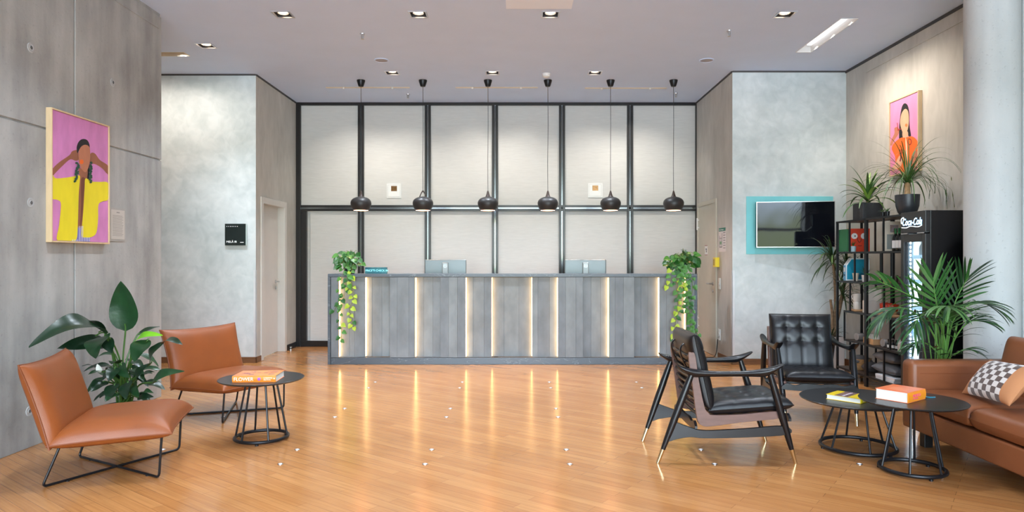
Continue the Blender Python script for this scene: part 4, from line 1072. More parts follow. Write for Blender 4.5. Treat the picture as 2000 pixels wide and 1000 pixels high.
# ================================================================ black armchairs
blk = mat('black_leather', (13, 13, 17), .36, var=.15, scale=6, bump=.1, bscale=220)
lac = mat('black_lacquer', (16, 16, 19), .28, var=.1)
wal = mat('walnut', (112, 84, 76), .4, var=.12, scale=5, stretch=(2, 8, 8))
brs = mat('brass', (226, 212, 172), .22, metal=1.0, var=.03)
def armchair(label, loc, rz):
    t = thing('armchair', label, 'armchair', loc, rz, 'black tufted armchairs')
    # cushions
    mb = MB()
    MS = Matrix.Translation((.165, 0, .362)) @ Matrix.Rotation(R(-4), 4, 'Y')
    dn = [(u, v) for u in (-.35, .1, .5) for v in (-.45, 0, .45)]
    e = mb.pillow(.56, .52, .062, .05, MS, n=46, a=6, e=.4, dents=dn, creases=((-.35, .1, .5), (-.45, 0, .45)), depth=.014, ear=.01)
    so = mb.build('seat_cushion', blk, t, smooth=70); MB().tube(e, .004, 6, closed=True).build('seam', lac, so)
    mb = MB()
    # local x of the pillow runs down the back, front face towards +x of the chair
    BK = Matrix.Translation((-.155, 0, .60)) @ Matrix.Rotation(R(77.5), 4, 'Y')
    dn = [(u, v) for u in (-.52, -.02) for v in (-.5, 0, .5)]
    e = mb.pillow(.50, .52, .062, .062, BK, n=46, a=6, e=.4, dents=dn, creases=((-.52, -.02), (-.5, 0, .5)), depth=.014, ear=.01)
    bo = mb.build('back_cushion', blk, t, smooth=70); MB().tube(e, .004, 6, closed=True).build('seam', lac, bo)
    for (u, v) in dn:
        p = BK @ Vector((u * .25, v * .26, .062 - .012))
        MB().ball(p, .009, 12, .7).build('button', lac, bo)
    # side boards
    pr = smooth_path([(-.25, .71, 0), (-.228, .73, 0), (-.205, .71, 0), (-.182, .55, 0), (-.145, .375, 0), (-.12, .335, 0), (-.085, .318, 0), (.1, .322, 0), (.35, .342, 0), (.355, .298, 0), (.1, .27, 0), (-.09, .245, 0), (-.15, .245, 0), (-.185, .27, 0), (-.2, .33, 0), (-.225, .52, 0)], 4, closed=True)
    for sy in (1, -1):
        MB().prism([(p.x, p.y) for p in pr], sy * .262 - .011, sy * .262 + .011, 'y').build('side_board', wal, t, smooth=30, bevel=.002)
    for k in range(9):
        q = k / 8
        x, z = -.238 + .07 * q, .70 - .39 * q
        MB().tube([(x, -.252, z), (x - .012, 0, z), (x, .252, z)], .011, 8, sx=.8).build('back_slat', lac, t)
    for k in range(5):
        x = -.06 + .1 * k
        MB().box(x - .016, x + .016, -.252, .252, .296 + .006 * k, .308 + .006 * k).build('seat_slat', lac, t, smooth=0)
    # legs
    for sy in (1, -1):
        for (xt, xb) in ((-.235, -.455), (.275, .455)):
            T0, B0 = Vector((xt, sy * .30, .60)), Vector((xb, sy * .272, 0))
            pt = [B0.lerp(T0, q) for q in (.16, .3, .5, .7, .86, 1.0)]
            lg = MB().tube(pt, [.0155, .02, .0245, .025, .022, .018], 16).build('leg', lac, t)
            MB().tube([B0 + Vector((0, 0, .001)), B0.lerp(T0, .08), B0.lerp(T0, .16)], [.0115, .013, .0158], 16).build('brass_tip', brs, lg)['label'] = 'brass leg tip'
        # stretcher between the legs
        sp_ = smooth_path([(-.395, .155, 0), (-.33, .165, 0), (-.24, .178, 0), (-.15, .17, 0), (.1, .175, 0), (.40, .195, 0), (.375, .25, 0), (.1, .232, 0), (-.15, .222, 0), (-.25, .245, 0), (-.33, .275, 0), (-.355, .285, 0)], 4, closed=True)
        MB().prism([(p.x, p.y) for p in sp_], sy * .282 - .010, sy * .282 + .010, 'y').build('stretcher', lac, t, smooth=30, bevel=.002)
        # arm
        prof = [(-.335, .655, .010, .008), (-.31, .642, .028, .018), (-.265, .630, .031, .030), (-.225, .620, .028, .042), (-.17, .613, .026, .030), (-.05, .607, .026, .024), (.08, .608, .026, .024), (.18, .614, .027, .030), (.25, .624, .030, .042), (.29, .635, .034, .030), (.335, .650, .035, .018), (.37, .664, .022, .009)]
        vs_, fs_ = [], []
        K = 12
        for (x, z, hw, th) in prof:
            for k in range(K):
                a = 2 * math.pi * k / K
                cz = math.sin(a)
                vs_.append((x, sy * .30 + hw * math.cos(a), z - th * .3 + (th * .5 * cz if cz > 0 else th * 1.0 * cz)))
        for i in range(len(prof) - 1):
            for k in range(K):
                fs_.append((i * K + k, i * K + (k + 1) % K, (i + 1) * K + (k + 1) % K, (i + 1) * K + k))
        fs_.append(tuple(range(K - 1, -1, -1))); fs_.append(tuple((len(prof) - 1) * K + k for k in range(K)))
        mb = MB(); mb.add(vs_, fs_); mb.build('armrest', lac, t, smooth=60, subsurf=1)
    rl = smooth_path([(-.26, .268, 0), (.26, .268, 0), (.262, .322, 0), (.19, .308, 0), (.12, .322, 0), (.0, .316, 0), (-.12, .322, 0), (-.19, .308, 0), (-.262, .322, 0)], 4, closed=True)
    MB().prism([(p.x, p.y + .005) for p in rl], .40, .417, 'x').build('front_rail', lac, t, smooth=30)
    MB().prism([(p.x, p.y - .045) for p in rl], -.215, -.198, 'x').build('rear_rail', lac, t, smooth=30)
    for sy in (.13, -.13):
        MB().tube(smooth_path([(-.235, sy, .62), (-.262, sy, .68), (-.272, sy, .73), (-.258, sy, .765), (-.24, sy, .775)], 5), .006, 6, sx=2.2).build('strap', lac, t)
    return t
armchair('black armchair seen in profile, brass tipped legs, nearest the middle of the room', (1.373, 4.77, 0), 0)
armchair('black tufted armchair facing the room in front of the black shelving', (2.515, 5.97, 0), R(-98))

# ================================================================ sofa
sofal = mat('sofa_leather', (134, 78, 46), .4, var=.08, scale=4, bump=.1, bscale=230)
sf = thing('sofa', 'brown leather sofa along the right wall beside the column', 'sofa', (3.22, 3.97, 0))
def sbox(name, x0, x1, y0, y1, z0, z1, bev=.03, segs=4, m=None):
    return MB().box(x0 - 3.22, x1 - 3.22, y0 - 3.97, y1 - 3.97, z0, z1).build(name, m or sofal, sf, smooth=60, bevel=bev, segs=segs)
sbox('base', 2.815, 3.64, 2.95, 5.0, .13, .285, .012, 3)
for (a, b_) in ((4.86, 5.0), (2.95, 3.09)):
    sbox('armrest', 2.80, 3.62, a, b_, .132, .622, .04, 5)
for (a, b_) in ((4.255, 4.85), (3.65, 4.25), (3.10, 3.645)):
    T = Matrix.Translation((3.115 - 3.22, (a + b_) / 2 - 3.97, .355))
    mb = MB(); mb.pillow(.62, b_ - a - .004, .075, .066, T, a=14, e=.35, n=26)
    mb.build('seat_cushion', sofal, sf, smooth=70)
    T = Matrix.Translation((3.47 - 3.22, (a + b_) / 2 - 3.97, .585)) @ Matrix.Rotation(R(-76), 4, 'Y')
    mb = MB(); mb.pillow(.44, b_ - a - .004, .085, .085, T, a=9, e=.4, n=26)
    mb.build('back_cushion', sofal, sf, smooth=70)
MB().prism([(3.46 - 3.22, .286), (3.53 - 3.22, .70), (3.66 - 3.22, .70), (3.66 - 3.22, .13), (3.641 - 3.22, .13), (3.641 - 3.22, .286)], 3.09 - 3.97, 4.86 - 3.97, 'y').build('back_frame', sofal, sf, smooth=0, bevel=.015, segs=3)
MB().box(2.86 - 3.22, 3.58 - 3.22, 4.856 - 3.97, 4.8585 - 3.97, .53, .533).build('seam', seamm, sf, smooth=0)
for (x, y) in ((2.93, 4.90), (3.55, 4.90), (2.93, 3.05), (3.55, 3.05)):
    MB().box(x - 3.25, x - 3.19, y - 4.0, y - 3.94, 0, .131).build('leg', M['black'], sf, smooth=0, bevel=.003)
# checked throw pillow leaning on the back
m, nt, b = base_mat('checked_weave')
N, L = nt.nodes, nt.links
tc = N.new('ShaderNodeTexCoord'); mp = N.new('ShaderNodeMapping'); mp.inputs['Rotation'].default_value = (0, 0, R(0)); mp.inputs['Scale'].default_value = (1.05, .72, 0); mp.inputs['Location'].default_value = (0, 0, .01)
L.new(tc.outputs['Object'], mp.inputs['Vector'])
bk = N.new('ShaderNodeTexBrick'); bk.offset = .5; bk.inputs['Scale'].default_value = 1
ck = N.new('ShaderNodeTexChecker'); ck.inputs['Scale'].default_value = 26
ck.inputs['Color1'].default_value = lin((222, 214, 208)); ck.inputs['Color2'].default_value = lin((82, 56, 44))
L.new(mp.outputs[0], ck.inputs['Vector'])
L.new(ck.outputs['Color'], b.inputs['Base Color']); b.inputs['Roughness'].default_value = .9; b.inputs['Sheen Weight'].default_value = .3
chk = m
tanf = mat('tan_cloth', (190, 130, 86), .85, var=.05)
PT = Matrix.Translation((3.055, 4.335, .572)) @ Matrix.Rotation(R(-14), 4, 'Z') @ Matrix.Rotation(R(-52), 4, 'Y') @ Matrix.Rotation(R(5), 4, 'Z')
tp = thing('throw_pillow', 'brown and white checked throw pillow with tan ends on the sofa', 'throw pillow', PT.translation)
tp.rotation_euler = PT.to_euler()
def mkp(v0, v1, m_, nm):
    mb = MB(); full = MB(); full.pillow(.28, .60, .07, .07, None, n=30, a=3, e=.6, ear=.06, pinch=.03)
    keep = []
    for f_ in full.f:
        c = sum((full.v[i].y for i in f_)) / 4
        if v0 <= c < v1: keep.append(f_)
    mb.v = full.v; mb.f = keep; mb.mi = [0] * len(keep)
    used = sorted({i for f_ in keep for i in f_}); ix = {i: k for k, i in enumerate(used)}
    mb.v = [full.v[i] for i in used]; mb.f = [tuple(ix[i] for i in f_) for f_ in keep]
    return mb.build(nm, m_, tp, smooth=70)
mkp(-.2, .2, chk, 'checked_panel')
mkp(-1, -.2, tanf, 'end_band'); mkp(.2, 1, tanf, 'end_band')
# ================================================================ shelving against the right wall
XS, DS = 3.66, .30                  # front plane, depth
blkm = mat('shelf_steel', (20, 20, 22), .45, metal=.2, var=.1)
board = mat('shelf_board', (66, 54, 46), .5, var=.15, scale=5, stretch=(6, 1.5, 6))
SY0, SY1, SYM = 6.34, 7.86, 7.20
ZL = {'top': 1.775, 'b': 1.425, 'c': 1.10, 'd': .77, 'e': .45, 'f': .12}
sh = thing('shelving_unit', 'tall black metal shelving with staggered bars, full of goods and plants', 'shelving unit', (XS, (SY0 + SY1) / 2, 0))
oy = (SY0 + SY1) / 2
def post(y, z0, z1, x=0.0, w=.022, name='upright'):
    MB().box(x, x + w, y - oy - w / 2, y - oy + w / 2, z0, z1).build(name, blkm, sh, smooth=0)
for x in (0, DS - .022):
    post(SY1 - .011, 0, 1.775, x); post(SYM + .013, 0, 1.775, x); post(SYM - .013, 0, 1.775, x); post(SY0 + .011, 0, 1.775, x)
def yfor(px): return XS * F / (px - CX)
bars = [(1658, 'b', 'top'), (1668, 'c', 'b'), (1659, 'd', 'c'), (1648, 'e', 'd'), (1659, 'f', 'e'), (1724, 'b', 'top'), (1721, 'c', 'b'), (1725, 'd', 'c'), (1737, 'e', 'd'), (1725, 'f', 'e'), (1743, 'c', 'b')]
for (px, a, b_) in bars:
    post(yfor(px), ZL[a], ZL[b_], 0, .016, 'divider_bar')
    if px not in (1743,): post(yfor(px), ZL[a], ZL[b_], DS - .016, .016, 'divider_bar')
def shelf(y0, y1, z):
    y0 -= oy; y1 -= oy
    MB().box(.001, DS - .001, y0, y1, z - .016, z - .002).build('shelf', board, sh, smooth=0)
    MB().box(-.001, .014, y0, y1, z - .02, z - .0005).build('shelf_rail', blkm, sh, smooth=0)
    MB().box(DS - .014, DS + .001, y0, y1, z - .02, z - .0005).build('shelf_rail', blkm, sh, smooth=0)
for k, z in ZL.items():
    y1 = SY1 if k not in ('d', 'e') else yfor(1648)
    shelf(SYM + .024, y1, z)
    shelf(SY0 + .022, SYM - .024, z)
def sy(px): return yfor(px)
X0 = XS + .05

# small makers for goods
def simple(name, label, cat, mb, m, loc, rz=0, group=None, **kw):
    o = mb.build(name, m, loc=loc, rot=(0, 0, rz), **kw)
    return tag(o, label, cat, group)
def lathe_obj(prof, seg=24): return MB().lathe(prof, seg, cap=False)
white_c = mat('white_ceramic', (226, 222, 214), .25, var=.02)
kraft = mat('kraft', (196, 150, 104), .7, var=.08)
# --- top
pl1 = thing('potted_dracaena', 'striped green dracaena in square black planter on top of the shelving', 'potted plant', (3.80, 7.42, 1.775), 0)
MB().box(-.11, .11, -.11, .11, 0, .175).build('planter', mat('planter_black', (38, 38, 40), .6, var=.08), pl1, smooth=0, bevel=.004)
MB().box(-.1, .1, -.1, .1, .168, .1755).build('soil', soil, pl1, smooth=0)
dl = [mat('dracaena_dark', (52, 88, 36), .4, var=.2, scale=14), mat('dracaena_light', (122, 158, 64), .4, var=.2, scale=14)]
def strap(mb, az, el, ln, w, droop, base=(0, 0, 0), n=10, rnd=rng, taper=.5):
    """Arching strap leaf leaving base at azimuth az and elevation el."""
    p = Vector(base); d = Vector((math.cos(az) * math.cos(el), math.sin(az) * math.cos(el), math.sin(el)))
    pts, ws = [p.copy()], [w * .45]
    st_ = ln / n
    for i in range(n):
        d = (d + Vector((0, 0, -droop / n * (.4 + 1.2 * i / n)))).normalized()
        p = p + d * st_; pts.append(p.copy())
        q = (i + 1) / n
        ws.append(w * (math.sin(math.pi * min(1, .15 + .85 * q) ** .8) ** .8 * .9 + .06) if q < 1 else w * .03)
    mb.ribbon(pts, ws, (0, 0, 1) if abs(el) < 1.3 else (math.cos(az), math.sin(az), .3))
lf = MB()
for k in range(26):
    lf.cur = 1 if k % 3 == 0 else 0
    el = R(80 - 62 * (k / 26) + rng.uniform(-8, 8))
    strap(lf, k * 2.399, el, rng.uniform(.3, .44), rng.uniform(.034, .046), 1.0 + 1.1 * k / 26, (0, 0, .17 + .08 * (1 - k / 26)))
for v in lf.v:
    if v.x > XR - .02 - 3.80: v.x = XR - .02 - 3.80
    v.z = max(v.z, .006)
lf.build('foliage', dl, pl1, smooth=60)
MB().tube([(0, 0, .16), (0, 0, .26)], .018, 8).build('stem', mat('cane', (110, 96, 60), .7), pl1)
for k, (px, lb) in enumerate(((1724, 'tiny black pot with green sprout, the one nearer the square planter'), (1733, 'tiny black pot with green sprout, the one nearer the ponytail palm'))):
    t = thing('seedling_pot', lb, 'small plant pot', (3.72, 3.72 * F / (px - CX), 1.775), 0, 'tiny black pots on the shelving top')
    MB().lathe([(.001, 0), (.02, 0), (.024, .05), (.021, .05), (.02, .044), (.001, .044)], 20, cap=False).build('pot', M['black'], t)
    l2 = MB()
    for j in range(8): strap(l2, j * 2.4, R(rng.uniform(25, 70)), rng.uniform(.05, .08), .012, .9, (0, 0, .044), 5)
    l2.build('leaves', dl[0], t, smooth=60)
pt = thing('ponytail_palm', 'ponytail palm with arching thin leaves in a round black pot on the shelving', 'potted plant', (3.82, 6.70, 1.775), 0)
MB().lathe([(.001, 0), (.06, 0), (.085, .03), (.103, .09), (.108, .155), (.11, .20), (.102, .20), (.1, .18)], 40, cap=False).build('pot', mat('pot_graphite', (46, 48, 52), .38, var=.12, scale=60), pt)
MB().lathe([(.0005, .185), (.101, .185)], 30, cap=False).build('soil', soil, pt)
MB().lathe([(.034, .18), (.03, .21), (.024, .26), (.024, .30), (.02, .32), (.001, .325)], 20, cap=False).build('trunk', mat('palm_trunk', (176, 140, 98), .7, var=.2, scale=30), pt)
lf = MB()
pg = [mat('ponytail_green', (58, 96, 40), .45, var=.2, scale=10), mat('ponytail_olive', (104, 116, 62), .5, var=.15, scale=10)]
for k in range(92):
    lf.cur = 1 if k % 4 == 0 else 0
    el = R(rng.uniform(15, 82)); ln = rng.uniform(.35, .62)
    strap(lf, rng.uniform(0, 6.28), el, ln, rng.uniform(.007, .013), rng.uniform(1.6, 3.2), (rng.uniform(-.015, .015), rng.uniform(-.015, .015), .30 + rng.uniform(0, .03)), 14)
for (az, el, ln, dr) in ((R(-80), R(48), .78, 2.3), (R(-95), R(38), .72, 2.2), (R(-70), R(55), .7, 2.6), (R(100), R(45), .62, 2.4), (R(140), R(40), .62, 2.5), (R(180), R(50), .6, 2.6), (R(-40), R(60), .6, 2.8)):
    lf.cur = 0
    strap(lf, az, el, ln, .011, dr, (0, 0, .31), 16)
for v in lf.v:
    if v.x > XR - .02 - 3.82: v.x = XR - .02 - 3.82 - rng.random() * .01
lf.build('foliage', pg, pt, smooth=60)

# --- shelf b
ZB = ZL['b']
t = thing('picture_book', 'red orange book with simple drawn face standing on the upper shelf', 'book', (3.83, 7.68, ZB), R(-8))
# local: +x along the cover width, -y faces the room
MB().box(-.115, .115, -.012, .012, .002, .262).build('cover', mat('cover_red_orange', (222, 62, 24), .4, var=.04), t, smooth=0, bevel=.002)
ey = mat('eye_white', (235, 232, 228), .5)
inkb = mat('ink_black', (20, 18, 20), .5)
for ex in (-.048, .052):
    MB().lathe([(.033, 0), (.033, .001)], 28, Matrix.Translation((ex, -.0122, .178)) @ Matrix.Rotation(R(90), 4, 'X')).build('eye', ey, t)
    MB().lathe([(.008, 0), (.008, .0008)], 16, Matrix.Translation((ex + .006, -.0134, .178)) @ Matrix.Rotation(R(90), 4, 'X')).build('pupil', inkb, t)
MB().tube(smooth_path([(-.012, -.013, .165), (-.014, -.013, .135), (.002, -.013, .108), (.02, -.013, .122), (.022, -.013, .15)], 5), .003, 6).tube(smooth_path([(-.012, -.013, .072), (.008, -.013, .066), (.03, -.013, .072)], 4), .0028, 6).build('drawn_face', inkb, t)
simple('book', 'narrow green book standing on edge beside the red orange face book', 'book', MB().box(-.012, .012, -.1, .1, .002, .255), mat('cover_green', (48, 110, 70), .5), (3.697, 7.745, ZB), R(0), smooth=0, bevel=.002)
t = thing('small_plant', 'little plant in a pale blue pot before the red orange book', 'small plant pot', (3.71, 7.56, ZB), 0)
MB().lathe([(.001, 0), (.026, 0), (.031, .062), (.028, .062), (.027, .055), (.001, .055)], 24, cap=False).build('pot', mat('pale_blue', (150, 172, 180), .5), t)
l2 = MB()
for j in range(14): strap(l2, j * 2.4, R(rng.uniform(60, 88)), rng.uniform(.05, .075), .008, .6, (0, 0, .055), 5)
l2.build('leaves', dl[0], t, smooth=60)
t = thing('poster', 'cream poster with small landscape leaning behind the wine bottles', 'poster', (3.80, 6.90, ZB), R(-6))
MB().box(-.105, .105, -.003, .003, .002, .30).build('sheet', mat('poster_cream', (224, 212, 192), .7, var=.02), t, smooth=0)
MB().box(-.04, .04, -.0038, -.003, .19, .265).build('picture', mat('poster_picture', (150, 160, 172), .6, rgb2=(150, 108, 84), scale=22, stretch=(1, 1, 2)), t, smooth=0)
MB().box(-.07, .02, -.0038, -.003, .02, .17).build('print', mat('poster_grey', (140, 146, 140), .6), t, smooth=0)
bg_ = mat('bottle_glass', (18, 22, 20), .1, var=.1); lab = mat('bottle_label', (218, 216, 212), .6, var=.03); cap_ = mat('capsule_green', (40, 110, 62), .35, metal=.3)
WLB = ['wine bottle with white label and green neck, nearest the cream poster edge', 'wine bottle with white label and green neck, second from the poster edge', 'wine bottle with white label and green neck, third from the poster edge', 'wine bottle with white label and green neck, right beside the fridge']
for k, px in enumerate((1749, 1756, 1765, 1771)):
    x = 3.76; yb_ = (6.80, 6.735, 6.67, 6.605)[k]
    t = thing('wine_bottle', WLB[k], 'wine bottle', (x, yb_, ZB), 0, 'wine bottles on the upper shelf')
    MB().lathe([(.001, 0), (.03, 0), (.0315, .006), (.0315, .125), (.024, .15), (.0125, .165), (.0115, .175)], 24, cap=False).build('glass', bg_, t)
    MB().lathe([(.0319, .03), (.0319, .105)], 24, cap=False).build('label', lab, t)
    MB().lathe([(.0125, .172), (.0128, .225), (.0005, .226)], 18, cap=False).build('capsule', cap_, t)
# --- shelf c
ZC = ZL['c']
t = thing('magazine_box', 'turquoise cut corner box with white edging on the middle shelf', 'box', (3.835, 7.70, ZC), R(-6))
tq = mat('turquoise', (20, 150, 180), .4, var=.05)
out = [(-.145, .002), (.11, .002), (.11, .255), (-.09, .255), (-.145, .175)]
inn = [(-.133, .016), (.097, .016), (.097, .241), (-.084, .241), (-.133, .17)]
MB().prism(out, -.035, .035, 'y').build('case', mat('edge_white', (224, 232, 234), .5), t, smooth=0, bevel=.001)
MB().prism(inn, -.0365, -.035, 'y').build('side_panel', tq, t, smooth=0)
MB().prism([(-.03, .05), (.02, .09), (.09, .07), (.1, .03), (-.05, .03)], -.0372, -.0366, 'y').build('printed_motif', mat('teal_dark', (20, 110, 140), .5), t, smooth=0)
MB().box(-.1475, -.1452, -.034, .034, .004, .174).build('spine', mat('spine_blue', (100, 160, 196), .5, var=.1), t, smooth=0)
MB().box(-.1485, -.1476, -.02, .02, .10, .15).build('spine_label', lab, t, smooth=0)
MB().box(-.1485, -.1476, -.018, .018, .055, .072).build('spine_mark', inkb, t, smooth=0)
simple('cup', 'small cream cup before the turquoise box', 'cup', lathe_obj([(.001, .001), (.022, .001), (.034, .09), (.031, .09), (.02, .008), (.001, .008)]), mat('cream', (226, 214, 190), .6), (3.73, 7.545, ZC), smooth=40)
t = thing('small_plant', 'small spiky plant in a white pot beside the turquoise box', 'small plant pot', (3.75, 7.37, ZC), 0)
MB().lathe([(.001, 0), (.032, 0), (.04, .072), (.036, .072), (.034, .062), (.001, .062)], 24, cap=False).build('pot', white_c, t)
l2 = MB()
for j in range(16): strap(l2, j * 2.4, R(rng.uniform(50, 85)), rng.uniform(.08, .13), .012, .7, (0, 0, .062), 6)
l2.build('leaves', dl[0], t, smooth=60)
t = thing('sachet_box', 'open kraft box of teal sachets on the middle shelf', 'box', (3.745, 6.93, ZC), R(-4))
MB().box(-.065, .065, -.035, .035, .001, .005).box(-.065, .065, -.035, -.031, .005, .05).box(-.065, .065, .031, .035, .005, .05).box(-.065, -.061, -.031, .031, .005, .05).box(.061, .065, -.031, .031, .005, .05).build('tray', kraft, t, smooth=0)
for j in range(6):
    MB().box(-.006, .006, -.028, .028, .008, .072).build('sachet', mat('teal_paper', (150, 196, 180), .5), t, loc=(-.05 + j * .019, 0, 0), rot=(0, R(rng.uniform(-14, 14)), 0), smooth=0)
choc = mat('chocolate_wrap', (66, 46, 42), .4, var=.2)
for k in range(3):
    simple('snack_packet', ('dark brown packet next to the kraft sachet box', 'dark brown packet in the middle of three on the middle shelf', 'dark brown packet against the shelf end by the fridge')[k], 'packet', MB().box(-.035, .035, -.016, .016, .001, .085 - .012 * k), choc, (3.75, 6.78 - .10 * k, ZC), R(-100 + 9 * k), 'brown packets on the middle shelf', smooth=0, bevel=.008)
# --- shelf d
ZD = ZL['d']
t0 = simple('serving_board', 'small wooden board under the stacked mugs', 'board', MB().box(-.085, .085, -.06, .06, .001, .018), kraft, (3.76, 7.56, ZD), R(-100), smooth=0, bevel=.003)
def mug(label, loc, rz):
    t = thing('mug', label, 'mug', loc, rz, 'white printed mugs')
    MB().lathe([(.001, 0), (.036, 0), (.04, .006), (.04, .085), (.037, .085), (.036, .008), (.001, .007)], 28, cap=False).build('body', white_c, t)
    MB().tube(smooth_path([(.038, 0, .07), (.062, 0, .066), (.066, 0, .043), (.058, 0, .022), (.038, 0, .018)], 5), .005, 8).build('handle', white_c, t)
    return t
mug('white mug standing on the wooden board, lower of the stack', (3.75, 7.555, ZD + .019), R(80))
mug('white mug on top of the stacked pair of mugs', (3.75, 7.555, ZD + .106), R(115))
crm = mat('cream_carton', (226, 214, 200), .6, var=.02)
simple('carton', 'cream square carton, lower of two stacked on the shelf', 'carton', MB().box(-.07, .07, -.07, .07, .001, .13), crm, (3.775, 7.285, ZD), R(-6), 'cream cartons', smooth=0, bevel=.003)
simple('carton', 'cream square carton, upper of two stacked on the shelf', 'carton', MB().box(-.065, .065, -.065, .065, 0, .13), crm, (3.785, 7.28, ZD + .131), R(-10), 'cream cartons', smooth=0, bevel=.003)
t = thing('snack_tray', 'light wooden tray of red snack bags on the shelf', 'tray', (3.78, 6.96, ZD), R(-95))
MB().box(-.14, .14, -.06, .06, .001, .008).box(-.14, .14, -.064, -.058, .001, .05).box(-.14, .14, .058, .064, .001, .05).box(-.144, -.138, -.06, .06, .001, .05).box(.138, .144, -.06, .06, .001, .05).build('tray_body', kraft, t, smooth=0)
redbag = mat('bag_red', (206, 58, 30), .3, var=.25, scale=20)
SB = ['red snack bag at the carton end of the tray', 'red snack bag second along the tray', 'red snack bag in the middle of the tray', 'red snack bag fourth along the tray', 'red snack bag at the fridge end of the tray']
for k in range(5):
    mb = MB(); mb.pillow(.10, .075, .018, .018, Matrix.Rotation(R(80), 4, 'Y'), n=10, a=3, e=.7, ear=.05)
    o = mb.build('snack_bag', redbag, loc=(3.78 + rng.uniform(-.01, .01), 7.07 - .056 * k, ZD + .074), rot=(R(rng.uniform(-10, 10)), R(rng.uniform(-12, 12)), R(80)), smooth=60)
    tag(o, SB[k], 'snack bag', 'red snack bags in the tray')
mb = MB(); mb.pillow(.17, .30, .075, .04, None, n=16, a=3, e=.6)
tag(mb.build('cloth_bag', mat('black_cloth', (30, 28, 30), .8, var=.2), loc=(3.80, 6.56, ZD + .042), smooth=60), 'black folded cloth bag beside the red snack bags', 'bag')
t = thing('bread_board', 'flat round wooden plate at the shelf edge behind the palm leaves', 'plate', (3.73, 6.72, ZD), 0)
MB().lathe([(.001, .001), (.055, .001), (.062, .016), (.058, .016), (.05, .008), (.001, .008)], 28, cap=False).build('plate', kraft, t)
# --- shelf e
ZE = ZL['e']
stripe = mat('striped_textile', (92, 86, 84), .9, rgb2=(190, 180, 172), scale=3, stretch=(1, 40, 1))
simple('rolled_towel', 'striped grey rolled towel at the far end of the low shelf', 'towel', MB().tube([(-.06, 0, .042), (.06, 0, .042)], .04, 16), stripe, (3.77, 7.50, ZE), R(10), 'rolled towels', smooth=40)
simple('rolled_towel', 'striped grey rolled towel beside the wooden crate of jars', 'towel', MB().tube([(-.06, 0, .042), (.06, 0, .042)], .04, 16), stripe, (3.77, 6.96, ZE), R(6), 'rolled towels', smooth=40)
t = thing('wooden_crate', 'small open wooden crate of pale jars on the low shelf', 'crate', (3.76, 7.21, ZE), R(-95))
MB().box(-.12, .12, -.06, .06, .001, .008).box(-.12, .12, -.064, -.058, .001, .06).box(-.12, .12, .058, .064, .001, .06).box(-.124, -.118, -.06, .06, .001, .06).box(.118, .124, -.06, .06, .001, .06).build('crate_body', kraft, t, smooth=0)
jm = mat('jar_cream', (212, 204, 190), .4, var=.1)
JL = ['pale jar at the towel end of the wooden crate', 'pale jar second along the wooden crate', 'pale jar third along the wooden crate', 'pale jar at the fridge end of the wooden crate']
for k in range(4):
    simple('jar', JL[k], 'jar', lathe_obj([(.001, .009), (.022, .009), (.024, .02), (.024, .075), (.018, .085), (.018, .10), (.001, .10)]), jm, (3.76, 7.29 - .052 * k, ZE), 0, 'pale jars in the crate', smooth=40)
for k in range(3):
    t = thing('dropper_bottle', ('little dark bottle with white label nearest the crate', 'little dark bottle with white label in the middle of three', 'little dark bottle with white label nearest the speckled pots')[k], 'bottle', (3.71 + .012 * k, 6.83 - .05 * k, ZE), 0, 'little dark bottles on the low shelf')
    MB().lathe([(.001, 0), (.017, 0), (.017, .05), (.009, .062), (.009, .07), (.012, .07), (.012, .095), (.001, .096)], 18, cap=False).build('glass', bg_, t)
    MB().lathe([(.0173, .012), (.0173, .04)], 18, cap=False).build('label', lab, t)
spk = mat('speckled_ceramic', (206, 204, 200), .4, rgb2=(150, 150, 150), scale=70)
SPL = ['speckled white candle pot nearest the little dark bottles', 'speckled white candle pot against the fridge']
for k in range(2):
    t = thing('candle_pot', SPL[k], 'candle pot', (3.73, 6.60 - .15 * k, ZE), 0, 'speckled candle pots')
    MB().lathe([(.001, 0), (.052, 0), (.055, .01), (.055, .115), (.05, .115), (.049, .02), (.001, .02)], 30, cap=False).build('pot', spk, t)
    MB().lathe([(.0005, .10), (.049, .10)], 24, cap=False).build('wax', white_c, t)
    MB().lathe([(.03, .1), (.03, .13), (.022, .155), (.012, .16), (.001, .16)], 20, cap=False).build('dark_top', M['black'], t)
# --- shelf f
ZF = ZL['f']
t = thing('basket', 'round wicker basket of grey cloth on the bottom shelf', 'basket', (3.80, 7.58, ZF), 0)
MB().lathe([(.001, .001), (.08, .001), (.10, .05), (.115, .125), (.109, .125), (.094, .05), (.075, .01), (.001, .01)], 32, cap=False).build('wicker', mat('wicker', (186, 146, 98), .8, var=.3, scale=40, stretch=(1, 1, 4), bump=.4, bscale=120), t)
mb = MB(); mb.pillow(.19, .19, .06, .05, Matrix.Translation((0, 0, .10)), n=14, a=2.5, e=.6); mb.build('cloth', mat('grey_cloth', (110, 108, 108), .9, var=.15), t, smooth=60)
gb = mat('grey_blanket', (104, 106, 110), .9, var=.16, scale=8, bump=.3, bscale=25)
GL = ['grey folded blanket lying lower on the bottom shelf, on the white books', 'grey folded blanket lying on top of the other grey blanket']
for k in range(2):
    mb = MB(); mb.pillow(.24, .44, .062, .05, None, n=22, a=3.5, e=.5, pinch=.02)
    tag(mb.build('folded_blanket', gb, loc=(3.82, 6.93, ZF + .052 + .052 + .118 * k), rot=(0, 0, R(2 - 4 * k)), smooth=60), GL[k], 'blanket', 'grey blankets on the bottom shelf')
WB = ['white flat book, lowest under the grey blankets', 'white flat book, upper one under the grey blankets']
